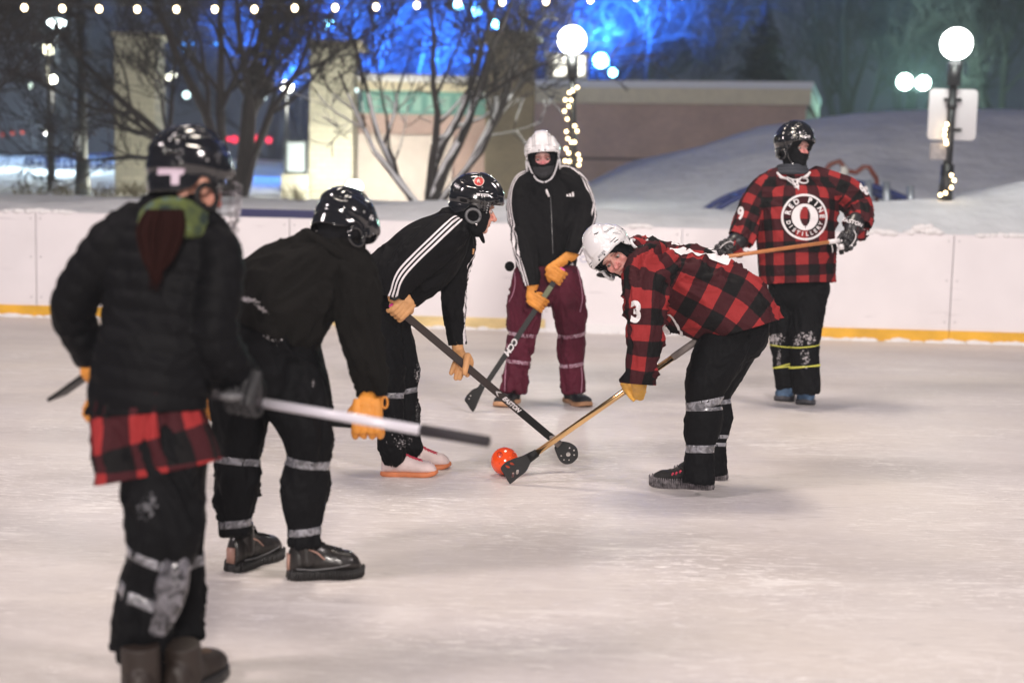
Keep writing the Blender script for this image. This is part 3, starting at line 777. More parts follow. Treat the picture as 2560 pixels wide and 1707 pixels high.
# ------------------------------------------------------------ lamps, posts and lights
M_POST = mat('post_black', (0.018, 0.018, 0.02), 0.35)
M_GLOBE = emis('globe_glow', (0.97, 1.0, 0.97), 16.0)
M_BULB = emis('bulb_glow', (1.0, 0.80, 0.50), 9.0)
M_BULB2 = emis('fairy_glow', (1.0, 0.74, 0.40), 11.0)
def globe_lamp(label, gx_, gy_, rpx, d, bx, by, collar):
    c = PX(gx_, gy_, d); b = PX(bx, by, d); b = Vector((b.x, c.y, tz(b.x, c.y)-0.1)); r = rpx/FPX*d
    root = thing('globe_lamp', label, 'street lamp', b, 'white globe lamps beside the rink')
    V, F = ball(c, r, k=32); mesh_obj('globe', V, F, M_GLOBE, root)
    ax = (c-b).normalized(); t = c-ax*r
    mesh_obj('pole', *merge([rod_vf(b, t-ax*0.28, 0.055, 14, 0.042), rod_vf(t-ax*0.30, t-ax*0.02, 0.075, 14, 0.085), rod_vf(t-ax*0.55, t-ax*0.5, 0.06, 14), rod_vf(b, b+ax*0.5, 0.085, 14, 0.075)]), M_POST, root)
    return root, b, ax, (t-b).length
lamp('POINT', PX(1430, 101, 18.8), 110, (0.95, 1.0, 0.88), 0.2)
lamp('POINT', PX(2391, 110, 15.9), 25, (0.92, 1.0, 0.92), 0.2)
g1, b1, ax1, L1 = globe_lamp('left globe lamp, its pole wound with fairy lights down its whole length', 1430, 101, 35, 19.0, 1437, 480, 0)
g2, b2, ax2, L2 = globe_lamp('right globe lamp on the pole that carries the blank square sign', 2391, 110, 39, 16.3, 2374, 545, 0)
def fairy(label, b, ax, L, rows, rw):
    pts = []; X = ax.cross(YA).normalized()
    root = thing('fairy_lights', label, 'string lights', b)
    parts = []; wire = []
    for (f, side) in rows:
        p = b+ax*(L*f)+X*side-YA*0.05; wire.append(p); parts.append(ball(p-YA*0.02, 0.021, k=10))
    mesh_obj('wire', *poly_vf(wire, 0.004, 5), M_POST, root)
    for v, f in parts: mesh_obj('bulb', v, f, M_BULB2, root)
rows = []
for (x, y) in ((1444, 218), (1432, 226), (1424, 231), (1414, 249), (1428, 249), (1423, 265), (1412, 277), (1419, 297), (1438, 314), (1444, 327), (1417, 328), (1421, 346), (1430, 355), (1438, 355), (1416, 371), (1423, 382), (1447, 386), (1451, 399), (1414, 402), (1425, 403), (1449, 412)):
    q = PX(x, y, 18.9); p0 = b1; f = (q-b1).dot(ax1)/L1; side = (q-(b1+ax1*(f*L1))).x; rows.append((f, side*-1 if ax1.cross(YA).x < 0 else side))
fairy('warm fairy lights wound down the pole of the left globe lamp', b1, ax1, L1, rows, 0)
rows = []
for (x, y) in ((2376, 310), (2372, 323), (2371, 336), (2374, 350), (2376, 358), (2391, 438), (2399, 451), (2392, 469), (2378, 483), (2365, 488), (2369, 510), (2364, 540)):
    q = PX(x, y, 16.2); f = (q-b2).dot(ax2)/L2; side = (q-(b2+ax2*(f*L2))).x; rows.append((f, side*-1 if ax2.cross(YA).x < 0 else side))
fairy('warm fairy lights on the lower pole of the right globe lamp', b2, ax2, L2, rows, 0)
sg = thing('blank_sign', 'large square sign seen from its blank white back on the right lamp pole', 'sign', PX(2380, 290, 16.42))
def rrect(w_, h_, r_, n_=5):
    o = []
    for cx_, cy_, a0 in ((w_-r_, h_-r_, 0), (-w_+r_, h_-r_, 90), (-w_+r_, -h_+r_, 180), (w_-r_, -h_+r_, 270)):
        for k in range(n_+1): a = math.radians(a0+90*k/n_); o.append((cx_+r_*math.cos(a), cy_+r_*math.sin(a)))
    return o
def plate(name, x0, x1, y0, y1, d, m, parent, r=0.03):
    c = PX((x0+x1)/2, (y0+y1)/2, d); me = shape2d([rrect((x1-x0)/2/FPX*d, (y1-y0)/2/FPX*d, r)], extrude=0.004)
    return mesh_obj(name, *me2vf(me, lambda co: c+XA*co.x+ZA*co.y+YA*co.z), m, parent, False)
M_SIGN = mat('sign_back', (0.62, 0.60, 0.62), 0.4)
plate('panel', 2321, 2442, 224, 350, 16.42, M_SIGN, sg, 0.05); mesh_obj('bracket', *merge([box_vf(PX(2382, y, 16.37), XA, YA, ZA, 0.10, 0.012, 0.02) for y in (250, 325)]), M_POST, sg, False)
ss = plate('small_sign', 2325, 2372, 358, 399, 16.40, mat('sign_worn', (0.36, 0.33, 0.33), 0.5, var=0.3, vscale=20), None, 0.015)
tag(ss, 'small worn rectangular plate hanging under the large square sign', 'sign')

# overhead string of warm bulbs
sp_ = [(61, 20), (156, 22), (248, 23), (343, 24), (441, 24), (537, 24), (636, 24), (737, 21), (838, 20), (940, 18), (1042, 14), (1145, 8), (1256, 6), (1365, 4), (1476, 0), (1590, -6), (1705, -12)]
sl = thing('string_lights', 'string of round warm bulbs hung across the top over the boards', 'string lights', PX(800, 20, 15.5))
cab = [PX(x, y-11, 15.5) for x, y in [(-140, 12), (-40, 17)]+sp_+[(1900, -30)]]
mesh_obj('cable', *poly_vf(cab, 0.006, 6), M_POST, sl)
for x, y in [(-35, 19)]+sp_:
    c = PX(x, y, 15.5); s_ = mesh_obj('bulb', *ball(c, (0.034, 0.034, 0.040), k=14), M_BULB, sl)
    mesh_obj('socket', *rod_vf(c+ZA*0.028, c+ZA*0.075, 0.014, 8), M_POST, s_)
# the same kind of strings over the ice, out of frame: they light the helmets
for k, (yy, zz) in enumerate([(3.0, 4.6), (6.5, 4.9), (10.5, 5.0)]):
    s2 = thing('string_lights', ['string of bulbs above the near ice, out of sight', 'string of bulbs above mid ice, out of sight', 'string of bulbs above the far ice, out of sight'][k], 'string lights', (0, yy, zz))
    ps = [Vector((-9+18*i/40, yy, zz+0.35*((i-20)/20)**2)) for i in range(41)]
    mesh_obj('cable', *poly_vf(ps, 0.006, 5), M_POST, s2)
    mesh_obj('bulb_row', *merge([ball(p-ZA*0.07, 0.026, k=10) for p in ps]), emis('row_glow', (1, 0.8, 0.5), 12.0), s2)['kind'] = 'stuff'

def lamp_head(label, x, y, d, rpx, col, s, cat='street lamp', energy=0, lc=None, group=None, pole=True, kind='street_lamp', wide=1.0):
    c = PX(x, y, d); r = rpx/FPX*d; base = Vector((c.x, c.y, tz(c.x, c.y)-0.05))
    root = thing(kind, label, cat, base if pole else c, group)
    mesh_obj('lantern', *ball(c, (r*wide, r, r), k=16), emis('e_%02d%02d%02d_%d' % (int(col[0]*99), int(col[1]*99), int(col[2]*99), int(s)), col, s), root)
    if pole:
        if c.z-r-0.02 > base.z+0.1:
            mesh_obj('pole', *rod_vf(base, c-ZA*(r+0.0), 0.05, 8, 0.04), M_POST, root)
            mesh_obj('arm', *rod_vf(c-ZA*(r+0.02), c-ZA*(r-0.10*r), r*0.55, 8), M_POST, root)
    else: mesh_obj('housing', *box_vf(c+YA*(r+0.06), XA, YA, ZA, r*1.1*wide, 0.06, r*1.1), M_POST, root)
    if energy and kind == 'floodlight' and lc[2] > .95: lamp('SPOT', c+ZA*(r+.1)+YA*.1, energy, lc, 0.15, c+Vector((0, .8, 8)), 170, .5)
    elif energy: lamp('POINT', c-YA*(r+0.15), energy, lc or col, 0.15)
W = (0.95, 1.0, 0.9)
lamp_head('yellowish street lamp at upper left, above the other one', 120, 125, 27, 14, (1, 0.97, 0.72), 18, energy=60)
lamp_head('street lamp at upper left, just below the yellowish one', 131, 200, 32, 11, (1, 0.98, 0.8), 15, energy=50)
lamp_head('wide cluster lamp high at upper left', 142, 58, 40, 12, (0.85, 1, 1), 14, energy=500, lc=(0.7, 0.9, 1), wide=1.9)
lamp_head('low bright lamp between the left edge and the dark pole', 123, 331, 36, 9, (1, 1, 0.95), 15, energy=420, lc=(.7,.9,1), wide=1.4)
lamp_head('lamp shining left of the bright pillar', 718, 217, 30, 15, (1, 1, 0.86), 20, energy=120)
for x, y, d, r, col, s, lab in ((76, 215, 45, 6, (0.8, 1, 0.85), 3, 'dim greenish window light at far left'), (417, 97, 44, 7, (0.6, 0.85, 1), 3, 'pale light seen through the twigs, topmost'),
        (422, 194, 40, 7, (1, 1, 0.8), 7, 'left one of a pair of lights seen through the twigs'), (434, 187, 40, 7, (1, 1, 0.8), 7, 'right one of a pair of lights seen through the twigs'),
        (466, 238, 42, 9, (0.7, 0.95, 0.95), 4, 'round pale light seen through the twigs'), (627, 243, 42, 6, (0.75, 0.95, 1), 4, 'small light left of the pillar lamp'),
        (660, 243, 42, 6, (0.75, 0.95, 1), 4, 'small light just left of the pillar lamp'), (770, 216, 42, 6, (0.75, 0.95, 1), 3, 'faint light touching the bright pillar'),
        (892, 226, 24, 5, (0.8, 1, 1), 3, 'small light on the pavilion eaves'), (1350, 99, 24, 8, (0.85, 0.95, 0.8), 1.6, 'dim oval light on the tower side')):
    lamp_head(lab, x, y, d, r, col, s, 'light', pole=False, kind='far_light', group='small far lights')
for x, y, r, lab in ((572, 348, 6, 'leftmost red tail light'), (586, 349, 9, 'red tail light second from left'), (643, 350, 11, 'widest red tail light'), (672, 351, 8, 'rightmost red tail light')):
    lamp_head(lab+' low behind the big tree', x, y, 44, r, (1.0, 0.03, 0.08), 2.2, 'tail light', pole=False, kind='tail_light', group='red lights behind the big tree')
for x, y, r, lab in ((6, 337, 4, 'leftmost'), (32, 333, 5, 'middle'), (56, 331, 5, 'rightmost')):
    lamp_head(lab+' of three faint red lights at the left edge', x, y, 44, r, (1.0, 0.15, 0.1), 0.9, 'far light', pole=False, kind='far_light', group='faint red lights at the left')
# blue floodlights in the trees
BLUE = (0.02, 0.16, 1.0)
for x, y, r, en, lab in ((820, 60, 13, 1500, 'blue floodlight above the bright pillar'), (1145, 14, 14, 2200, 'larger blue floodlight of the pair at the top'), (1191, 28, 12, 2200, 'smaller blue floodlight of the pair at the top'),
        (1240, 60, 11, 900, 'blue floodlight beside the tower top'), (1502, 152, 20, 2600, 'broad blue floodlight right of the globe lamp'), (1532, 182, 11, 900, 'small blue floodlight low over the roof snow')):
    lamp_head(lab, x, y, 38, r*0.9, (0.22, 0.70, 1.0), 26, 'floodlight', en*7.0, BLUE, 'blue floodlights in the trees', False, 'floodlight')
for x, y, r in ((905, 35, 5), (937, 54, 6), (1005, 60, 5), (610, 45, 8), (680, 10, 8), (672, 34, 6), (755, 20, 7), (890, 32, 6), (590, 48, 5), (640, 30, 6), (480, 108, 6), (460, 112, 6), (540, 110, 6), (600, 120, 6), (1240, 100, 6), (1180, 62, 5)):
    lamp_head('tiny blue light dot among the branches', x, y, 39, r*0.8, (0.05, 0.3, 1.0), 2.0, 'light', pole=False, kind='blue_dot', group='tiny blue dots among the branches')
lamp('SPOT', PX(820, 60, 37), 2600, (0.05, 0.25, 1.0), 0.2, PX(640, 470, 34), 50, .8)
lamp('SPOT', PX(480, 60, 44), 2200, (0.08, 0.35, 1.0), 0.2, PX(180, 440, 42), 60, .8)  # added blue beam without a fixture, colours the snow at far left
for x_ in (690, 850, 985, 1110, 1235, 1420): lamp('SPOT', PX(x_, 205, 38.5), 9000, BLUE, 0.2, PX(x_, 205, 38.5)+Vector((0, 2.5, 8)), 165, .6)  # added unseen spots behind the roofs, aimed up to turn the far trees blue
# twin greenish flood far right
lamp_head('left lamp of the greenish twin floodlight behind the snow hill', 2262, 205, 42, 19, (0.75, 1.0, 0.9), 24, 'floodlight', 500, (0.50, 1.0, 0.80), 'greenish twin floodlight', False, 'floodlight')
lamp_head('right lamp of the greenish twin floodlight behind the snow hill', 2308, 208, 42, 17, (0.75, 1.0, 0.9), 20, 'floodlight', 500, (0.50, 1.0, 0.80), 'greenish twin floodlight', False, 'floodlight')
# up-light at the pillar and pavilion front
up = thing('ground_uplight', 'ground floodlight glaring at the foot of the bright pillar', 'floodlight', PX(884, 488, 23.6))
mesh_obj('lens', *ball(PX(886, 466, 23.6), (0.13, 0.06, 0.10), k=14), emis('uplight_glow', (1, 1, 0.86), 14), up)
mesh_obj('housing', *box_vf(PX(886, 482, 23.5), XA, YA, ZA, 0.14, 0.08, 0.05), M_POST, up)
lamp('POINT', PX(862, 458, 23.6), 330, (1.0, 0.97, 0.80), 0.12)
lamp('POINT', PX(1010, 462, 24.3), 60, (1.0, 0.90, 0.80), 0.2)
lamp('POINT', PX(330, 450, 22.6), 75, (1.0, 0.95, 0.74), 0.2)
# dark pole with a narrow sign, antenna
dp = thing('lamp_pole', 'tall dark pole with a narrow white sign left of the first pillar', 'pole', tb(205, 22))
t_ = PX(203, 30, 22); bq = Vector((t_.x, t_.y, tz(t_.x, t_.y)-0.1))
mesh_obj('pole', *merge([rod_vf(bq, t_, 0.09, 12, 0.055), rod_vf(bq, bq+ZA*0.7, 0.14, 12, 0.10)]), mat('pole_grey', (0.05, 0.06, 0.065), 0.5), dp)
mesh_obj('arm', *poly_vf([PX(203, 140, 22), PX(185, 132, 22), PX(160, 134, 22), PX(146, 142, 22)], 0.02, 6), M_POST, dp)
pxbox('narrow_sign', 182, 200, 325, 378, 21.9, 0.03, mat('sign_pale', (0.55, 0.60, 0.62), 0.5), dp)
an = thing('antenna_mast', 'pale vertical mast above the tall tower', 'mast', PX(1308, 76, 30)); pxbox('mast', 1301, 1314, -60, 74, 30, 0.1, mat('mast_pale', (0.3, 0.42, 0.62), 0.5), an)
fn = thing('rail_fence', 'dark blue rail fence on the rising snow at far left', 'fence', PX(180, 420, 38))
for y in (384, 396, 408): mesh_obj('rail', *rod_vf(PX(60, y+14, 38), PX(285, y, 38), 0.03, 6), mat('fence_blue', (0.03, 0.05, 0.22), 0.5), fn)
for k in range(14):
    x = 66+k*16; mesh_obj('post', *rod_vf(PX(x, 384+14-k, 38.02), PX(x, 424+10-k*0.5, 38.02), 0.03, 6), MT['fence_blue'], fn)
# dead stalks sticking out of the snow at the left
rg = random.Random(3)
for ci, (cx_, lab) in enumerate(((72, 'leftmost tuft of dry stalks in the snow'), (155, 'tuft of dry stalks in the snow left of the dark pole'), (262, 'tuft of dry stalks between the dark pole and the pillar'), (318, 'brown tuft of stalks at the foot of the left pillar'), (350, 'brown tuft of stalks right at the left pillar corner'), (735, 'brown tuft under the notice board'))):
    parts = []
    for k in range(34):
        p = PX(cx_+rg.uniform(-30, 30), 480, 20+rg.uniform(-.5, .5)); p.z = tz(p.x, p.y)-0.03
        parts.append(poly_vf([p, p+Vector((rg.gauss(0, .05), rg.gauss(0, .04), .12)), p+Vector((rg.gauss(0, .10), rg.gauss(0, .08), rg.uniform(.16, .28)))], [.008, .006, .003], 4))
    o = mesh_obj('dry_stalks', *merge(parts), mat('stalk', (0.14, 0.12, 0.06), 0.8)); tag(o, lab, 'dry plant', 'dry stalks in the snow')
# playground climber
pgr = thing('climbing_frame', 'blue arched playground climber half buried in snow behind the standing plaid player', 'climber', tb(2060, 18.3))
M_BLUEP = mat('play_blue', (0.02, 0.035, 0.16), 0.4); M_REDP = mat('play_red', (0.22, 0.055, 0.03), 0.4); M_STEEL = mat('play_steel', (0.5, 0.55, 0.6), 0.35, 0.6)
arc = [PX(1785+555*t, 530-88*math.sin(math.pi*min(1, t*1.0))**0.8+12*t, 18.3) for t in np.linspace(0, 1, 24)]
mesh_obj('arch', *poly_vf(arc, 0.04, 8), M_BLUEP, pgr); arc2 = [p+YA*1.0 for p in arc]; mesh_obj('arch', *poly_vf(arc2, 0.04, 8), M_BLUEP, pgr)
for t in (3, 6, 9, 12, 14, 16, 18, 20): mesh_obj('rung', *rod_vf(arc[t], arc2[t], 0.025, 6), M_BLUEP, pgr)
for x, y0, y1 in ((2170, 450, 560), (2275, 465, 545), (2215, 455, 540)): mesh_obj('leg', *rod_vf(PX(x, y0, 18.25), PX(x+4, y1, 18.25), 0.05, 8), M_STEEL, pgr)
zz = thing('zigzag_climber', 'orange zigzag bar rising behind the blue arch', 'climber', tb(2120, 19.4))
mesh_obj('bar', *poly_vf([PX(x, y, 19.4) for x, y in ((2050, 445), (2075, 412), (2098, 403), (2118, 428), (2140, 432), (2158, 418), (2172, 418), (2192, 448))], 0.035, 8), M_REDP, zz)
mesh_obj('support', *merge([rod_vf(PX(2052, 445, 19.4), PX(2052, 520, 19.4), 0.03, 6), rod_vf(PX(2192, 448, 19.4), PX(2192, 520, 19.4), 0.03, 6)]), M_REDP, zz)
wb = mesh_obj('post_cap', *ball(PX(2110, 432, 18.8), (0.06, 0.06, 0.09), k=14), mat('cap_white', (0.7, 0.68, 0.62), 0.4)); tag(wb, 'rounded white post cap beside the shoulder of the standing plaid player', 'post cap')  # plain white cap of a post, gives no light

# ------------------------------------------------------------ night mist
def haze():
    m = bpy.data.materials.new('haze'); m.use_nodes = True; n = m.node_tree; n.nodes.remove(n.nodes['Principled BSDF'])
    v = nd(n, 'ShaderNodeVolumePrincipled'); v.inputs['Color'].default_value = (0.85, 0.9, 1, 1); v.inputs['Density'].default_value = 0.0036; v.inputs['Anisotropy'].default_value = 0.35
    n.links.new(v.outputs[0], n.nodes['Material Output'].inputs['Volume'])
    o = box('haze', (-70, -8, -1.1), (70, 75, 22), m); struct(o, 'stuff', 'thin night mist'); return o
HZ = haze()
# ------------------------------------------------------------ people: shared builders
def proj(p):
    d = depth(p); v = Vector(p)-CAM
    return CX + v.dot(RT)/d*FPX, CY - v.dot(UP)/d*FPX
def fat(t, y):
    ys = [abs(proj(Vector(c))[1]-y) for c in t.C]; return ys.index(min(ys))/(len(ys)-1)
def hframe(c, F, U):
    F = IV(*F).normalized(); U = IV(*U); U = (U-F*U.dot(F)).normalized(); return Vector(c), U.cross(F), F, U
def HP(fr, l, f, u): return fr[0]+fr[1]*l+fr[2]*f+fr[3]*u
def head_prims(fr, g=0.0, nose=True, ears=True):
    ax = (fr[1], fr[2], fr[3]); B_ = lambda l, f, u, r: ball(HP(fr, l, f, u), tuple(x+g for x in r) if hasattr(r, '__len__') else r+g, ax)
    P = [B_(0, -.012, .030, (.075, .094, .084)), B_(0, .028, -.038, (.058, .060, .072)), B_(0, .064, -.094, (.024, .022, .018)),
         B_(0, .030, -.075, (.052, .052, .030)), B_(.036, .058, -.026, (.024, .024, .026)), B_(-.036, .058, -.026, (.024, .024, .026)),
         B_(0, .060, .028, (.056, .026, .030)), B_(.030, .082, .021, (.022, .010, .008)), B_(-.030, .082, .021, (.022, .010, .008)),
         B_(0, .080, -.060, (.026, .013, .022))]
    if nose:
        k = [HP(fr, 0, .084, .006), HP(fr, 0, .097, -.014), HP(fr, 0, .109, -.032), HP(fr, 0, .100, -.040)]
        P += [poly_vf(k, [.006+g, .0085+g, .0115+g, .010+g], 12), ball(k[2], .0115+g, None, 14), B_(.011, .094, -.037, .0078), B_(-.011, .094, -.037, .0078)]
    if ears: P += [B_(.078, -.010, -.006, (.010, .020, .032)), B_(-.078, -.010, -.006, (.010, .020, .032))]
    P += [B_(0, .089, -.056, (.019, .0055, .0042)), B_(0, .088, -.0655, (.017, .0060, .0050))]
    return P
def local(fr, P):
    d = P - np.array(fr[0]); return np.stack([d @ np.array(fr[1]), d @ np.array(fr[2]), d @ np.array(fr[3])], 1)
M_SKIN = mat('skin', (0.5, 0.3, 0.25), 0.5, attr='Col', bump=0.25, bscale=420, bdist=0.0006, sss=0.06)
M_EYE = mat('eye', (0.8, 0.8, 0.8), 0.12, attr='Col')
def make_body(parent, fr, neck, tubes, skin=(0.60, 0.33, 0.27), blush=(0.62, 0.16, 0.14), bl=0.8, voxel=0.0042, closed=0.0, brow=(0.10, 0.055, 0.04)):
    parts = head_prims(fr)
    nk = Tube(0, None, world=[tuple(HP(fr, 0, -.02, -.05))+(.056,), tuple((HP(fr, 0, -.02, -.05)+Vector(neck))/2)+(.055,), tuple(neck)+(.062,)], caps='rr')
    parts.append(nk.mesh())
    for t, s in tubes: parts.append(t.mesh(scale=s, k=16))
    V, F = merge(parts); me = remesh(V, F, voxel, 2)
    P = getv(me); N = getn(me); L = local(fr, P)
    g = lambda a, b, c, sa, sb, sc_: np.exp(-((L[:, 0]-a)/sa)**2-((L[:, 1]-b)/sb)**2-((L[:, 2]-c)/sc_)**2)
    Fv = np.array(fr[2])
    d = 0
    for s in (-1, 1): d = d - 0.0085*g(s*.031, .082, .001, .016, .03, .010) - 0.003*g(s*.017, .09, .0, .008, .02, .010)
    d = d - 0.0035*g(0, .093, -.0607, .022, .02, .0022) - 0.003*g(0, .087, -.076, .02, .02, .006)
    P = P + Fv*d[:, None]
    setv(me, P)
    col = np.tile(np.array(skin), (len(P), 1)); B = np.array(blush)
    def mix(wt, c):
        nonlocal col
        wt = np.clip(wt, 0, 1)[:, None]; col = col*(1-wt)+np.array(c)*wt
    mix(bl*(g(0, .10, -.03, .020, .05, .020)+0.75*g(.038, .07, -.028, .026, .05, .024)+0.75*g(-.038, .07, -.028, .026, .05, .024)), B)
    mix(0.9*(g(0, .092, -.0605, .021, .03, .0075)), (0.36, 0.11, 0.10))
    mix(1.0*g(0, .094, -.0607, .020, .03, .0018), (0.06, 0.015, 0.015))
    for s in (-1, 1):
        arch = L[:, 2]-(.0205-((np.abs(L[:, 0])-.030)/.03)**2*.006)
        m = np.exp(-(arch/.0038)**2)*(np.abs(L[:, 0]-s*.031) < .019)*(L[:, 1] > .05)
        mix(0.8*m, brow)
        mix(0.25*g(s*.031, .075, .002, .017, .03, .009), (0.34, 0.15, 0.13))
        e = np.exp(-((L[:, 2]-(.0055-((L[:, 0]-s*.031)/.016)**2*.004))/.0019)**2)*(np.abs(L[:, 0]-s*.031) < .016)*(L[:, 1] > .05)
        mix(0.75*e, (0.06, 0.03, 0.025))
        mix(0.8*g(s*.0075, .1, -.0435, .004, .02, .0026), (0.08, 0.02, 0.02))
    mix(0.12*np.clip(vn(L[:, 0]*90, L[:, 1]*90, L[:, 2]*90, 5), 0, 1), (0.4, 0.12, 0.1))
    a = me.color_attributes.new('Col', 'FLOAT_COLOR', 'POINT'); a.data.foreach_set('color', np.hstack([col, np.ones((len(col), 1))]).ravel())
    me.materials.append(M_SKIN); me.polygons.foreach_set('use_smooth', [True]*len(me.polygons)); me.name = 'body'
    ob = fin(bpy.data.objects.new('body', me), parent)
    for s in (-1, 1):
        c = HP(fr, s*.031, .0755, -.0005-closed*0.002); V, F = ball(c, .0115, (fr[1], fr[3], fr[2]), 24); Pn = local(fr, np.array(V)); cc = local(fr, np.array([c]))[0]
        e = mesh_obj('eye', V, F, M_EYE, ob); dd = np.hypot(Pn[:, 0]-cc[0], Pn[:, 2]-cc[2]+0.001+closed*0.003); fr_ = Pn[:, 1] > cc[1]
        c_ = np.where((dd < .0028)[:, None], [0.01, .01, .01], np.where((dd < .0060)[:, None], [0.09, 0.07, 0.05], [0.40, 0.34, 0.32])); c_ = np.where(fr_[:, None], c_, [0.6, .4, .35])
        at_ = e.data.color_attributes.new('Col', 'FLOAT_COLOR', 'POINT'); at_.data.foreach_set('color', np.hstack([c_, np.ones((len(c_), 1))]).ravel())
        if closed > 0:   # lowered upper lid
            bm = bmesh.new(); bmesh.ops.create_uvsphere(bm, u_segments=20, v_segments=14, radius=.0128)
            bmesh.ops.delete(bm, geom=[v for v in bm.verts if v.co.z < -.001 + (1-closed)*.008], context='VERTS')
            for v in bm.verts: v.co = c + fr[1]*v.co.x + fr[2]*v.co.y + fr[3]*v.co.z
            lid = bm_obj('eyelid', bm, mat('lid_skin', (0.40, 0.18, 0.15), 0.55), ob, smooth=True)
    return ob
def hood(name, parent, fr, neck, opening, material, g=0.009, extra=(), voxel=0.0045, nose=True, rneck=.07):
    """close fitting knitted hood or mask; opening(L) true where the face shows"""
    parts = head_prims(fr, g, nose=nose)
    nk = Tube(0, None, world=[tuple(HP(fr, 0, -.02, -.04))+(.066,), tuple((HP(fr, 0, -.02, -.05)+Vector(neck))/2)+(.066,), tuple(neck)+(rneck,)], caps='rr')
    V, F = merge(parts+[nk.mesh()]+list(extra)); me = remesh(V, F, voxel, 3)
    P = getv(me); N = getn(me); L = local(fr, P)
    w_ = np.clip((-L[:, 2]-.05)/.05, 0, 1); P = P + N*(w_*0.004*vn(L[:, 0]*14, L[:, 1]*14, L[:, 2]*70, 8))[:, None]; setv(me, P)
    bm = bmesh.new(); bm.from_mesh(me)
    cen = [f.calc_center_median() for f in bm.faces]; Lc = local(fr, np.array([tuple(c) for c in cen])); op = opening(Lc)
    bm.faces.ensure_lookup_table()
    bmesh.ops.delete(bm, geom=[bm.faces[i] for i in range(len(cen)) if op[i]], context='FACES')
    bnd = [v for v in bm.verts if any(e.is_boundary for e in v.link_edges)]
    for _ in range(8):
        new = {}
        for v in bnd:
            nb = [e.other_vert(v).co for e in v.link_edges if e.is_boundary]
            if len(nb) == 2: new[v] = v.co*0.4+(nb[0]+nb[1])*0.3
        for v, c in new.items(): v.co = c
    bm.to_mesh(me); bm.free()
    me.materials.append(material); me.polygons.foreach_set('use_smooth', [True]*len(me.polygons)); me.name = name
    o = fin(bpy.data.objects.new(name, me), parent)
    s = o.modifiers.new('thick', 'SOLIDIFY'); s.thickness = 0.0035; s.offset = -1
    return o
M_LINER = mat('helmet_liner', (0.012, 0.012, 0.014), 0.8)
def helmet(parent, fr, shell, guard, strap, white=False, seed=0, sc_=1.0, tiltf=0.0, vents=True):
    nA, nT = 144, 52
    a_f, a_b, b_, c_ = .127, .133, .103, .127; zc = .036
    Fa = Matrix.Rotation(tiltf, 3, fr[1]); fx = (fr[0], fr[1], Fa @ fr[2], Fa @ fr[3])
    def pt(ph, t, off=0.0):
        cp, sp_2 = math.cos(ph), math.sin(ph); A = abs(ph)*180/math.pi
        tm = np.interp(A, [0, 40, 58, 66, 80, 92, 104, 116, 135, 180], [88, 89, 93, 108, 116, 104, 104, 122, 130, 131])
        th = t*tm; a_ = a_f if cp > 0 else a_b
        s_ = math.sin(math.radians(min(th, 90))); rr = 1.0
        l = b_*s_*sp_2*rr; f = a_*s_*cp; u = c_*(max(0.0, math.cos(math.radians(min(th, 90)))))**0.92
        if th > 90:
            u -= (th-90)/41*.085; k = 1-0.10*((th-90)/41)**1.5*(1 if cp < .3 else 0.3); l *= k; f *= k
        # moulded shape: centre plate, side channels, split groove, brim
        al = abs(l); h = 0
        sm = lambda x, a, b: (lambda q: q*q*(3-2*q))(min(1, max(0, (x-a)/(b-a))))
        h += .0085*(1-sm(al, .034, .042))*sm(u, .02, .045)
        h -= .0065*math.exp(-((al-.060)/.006)**2)*sm(u, .015, .035)
        h += .0065*sm(al, .066, .074)*(1-sm(u, .045, .06))*sm(u, -.02, .0)
        h -= .0070*math.exp(-((f-.018+.25*u)/.0035)**2)
        h += .0045*sm(f-.018+.25*u, .0, .008)
        h += .0055*math.exp(-((th-84)/6)**2)*sm(cp, .25, .6)
        h -= .0030*math.exp(-((th-74)/2.0)**2)*sm(cp, .2, .4)
        h -= .0040*math.exp(-((th-104)/4.0)**2)*sm(-cp, .2, .5)
        n = Vector((l/b_**2, f/a_**2, max(u, 0)/c_**2)); n.normalize()
        p = Vector((l, f, u))*sc_ + n*(h+off)
        return HP(fx, p.x, p.y, p.z+zc)
    V = [pt(0, 0)]; F = []
    for j in range(1, nT+1):
        for i in range(nA):
            ph = (i/nA*2-1)*math.pi; V.append(pt(ph, j/nT))
    def hole(i, j):
        if not vents: return False
        ph = abs(((i+.5)/nA*2-1)*180); t = (j+.5)/nT
        return (14 <= ph <= 30 and .30 <= t <= .335) or (28 <= ph <= 48 and .45 <= t <= .49) or (40 <= ph <= 56 and .86 <= t <= .89) or (42 <= ph <= 55 and .92 <= t <= .945) \
            or (128 <= ph <= 150 and .40 <= t <= .44) or (150 <= ph <= 168 and .26 <= t <= .30) or (132 <= ph <= 158 and .60 <= t <= .63)
    for i in range(nA): F.append((0, 1+i, 1+(i+1) % nA))
    for j in range(nT-1):
        for i in range(nA):
            if hole(i, j+1): continue
            a = 1+j*nA+i; b = 1+j*nA+(i+1) % nA; F.append((a, a+nA, b+nA, b))
    hm = thing_part('helmet', parent)
    sh = mesh_obj('shell', V, F, shell, hm) if False else mesh_obj('helmet', V, F, shell, parent)
    m = sh.modifiers.new('thick', 'SOLIDIFY'); m.thickness = 0.004; m.offset = -1
    # liner
    V2 = [pt(0, 0, -.010)]; F2 = [(0, 1+i, 1+(i+1) % 48) for i in range(48)]
    for j in range(1, 20):
        for i in range(48): V2.append(pt((i/48*2-1)*math.pi, j/19*.985, -.010))
    for j in range(18):
        for i in range(48):
            a = 1+j*48+i; b = 1+j*48+(i+1) % 48; F2.append((a, a+48, b+48, b))
    mesh_obj('liner', V2, F2, M_LINER, sh)
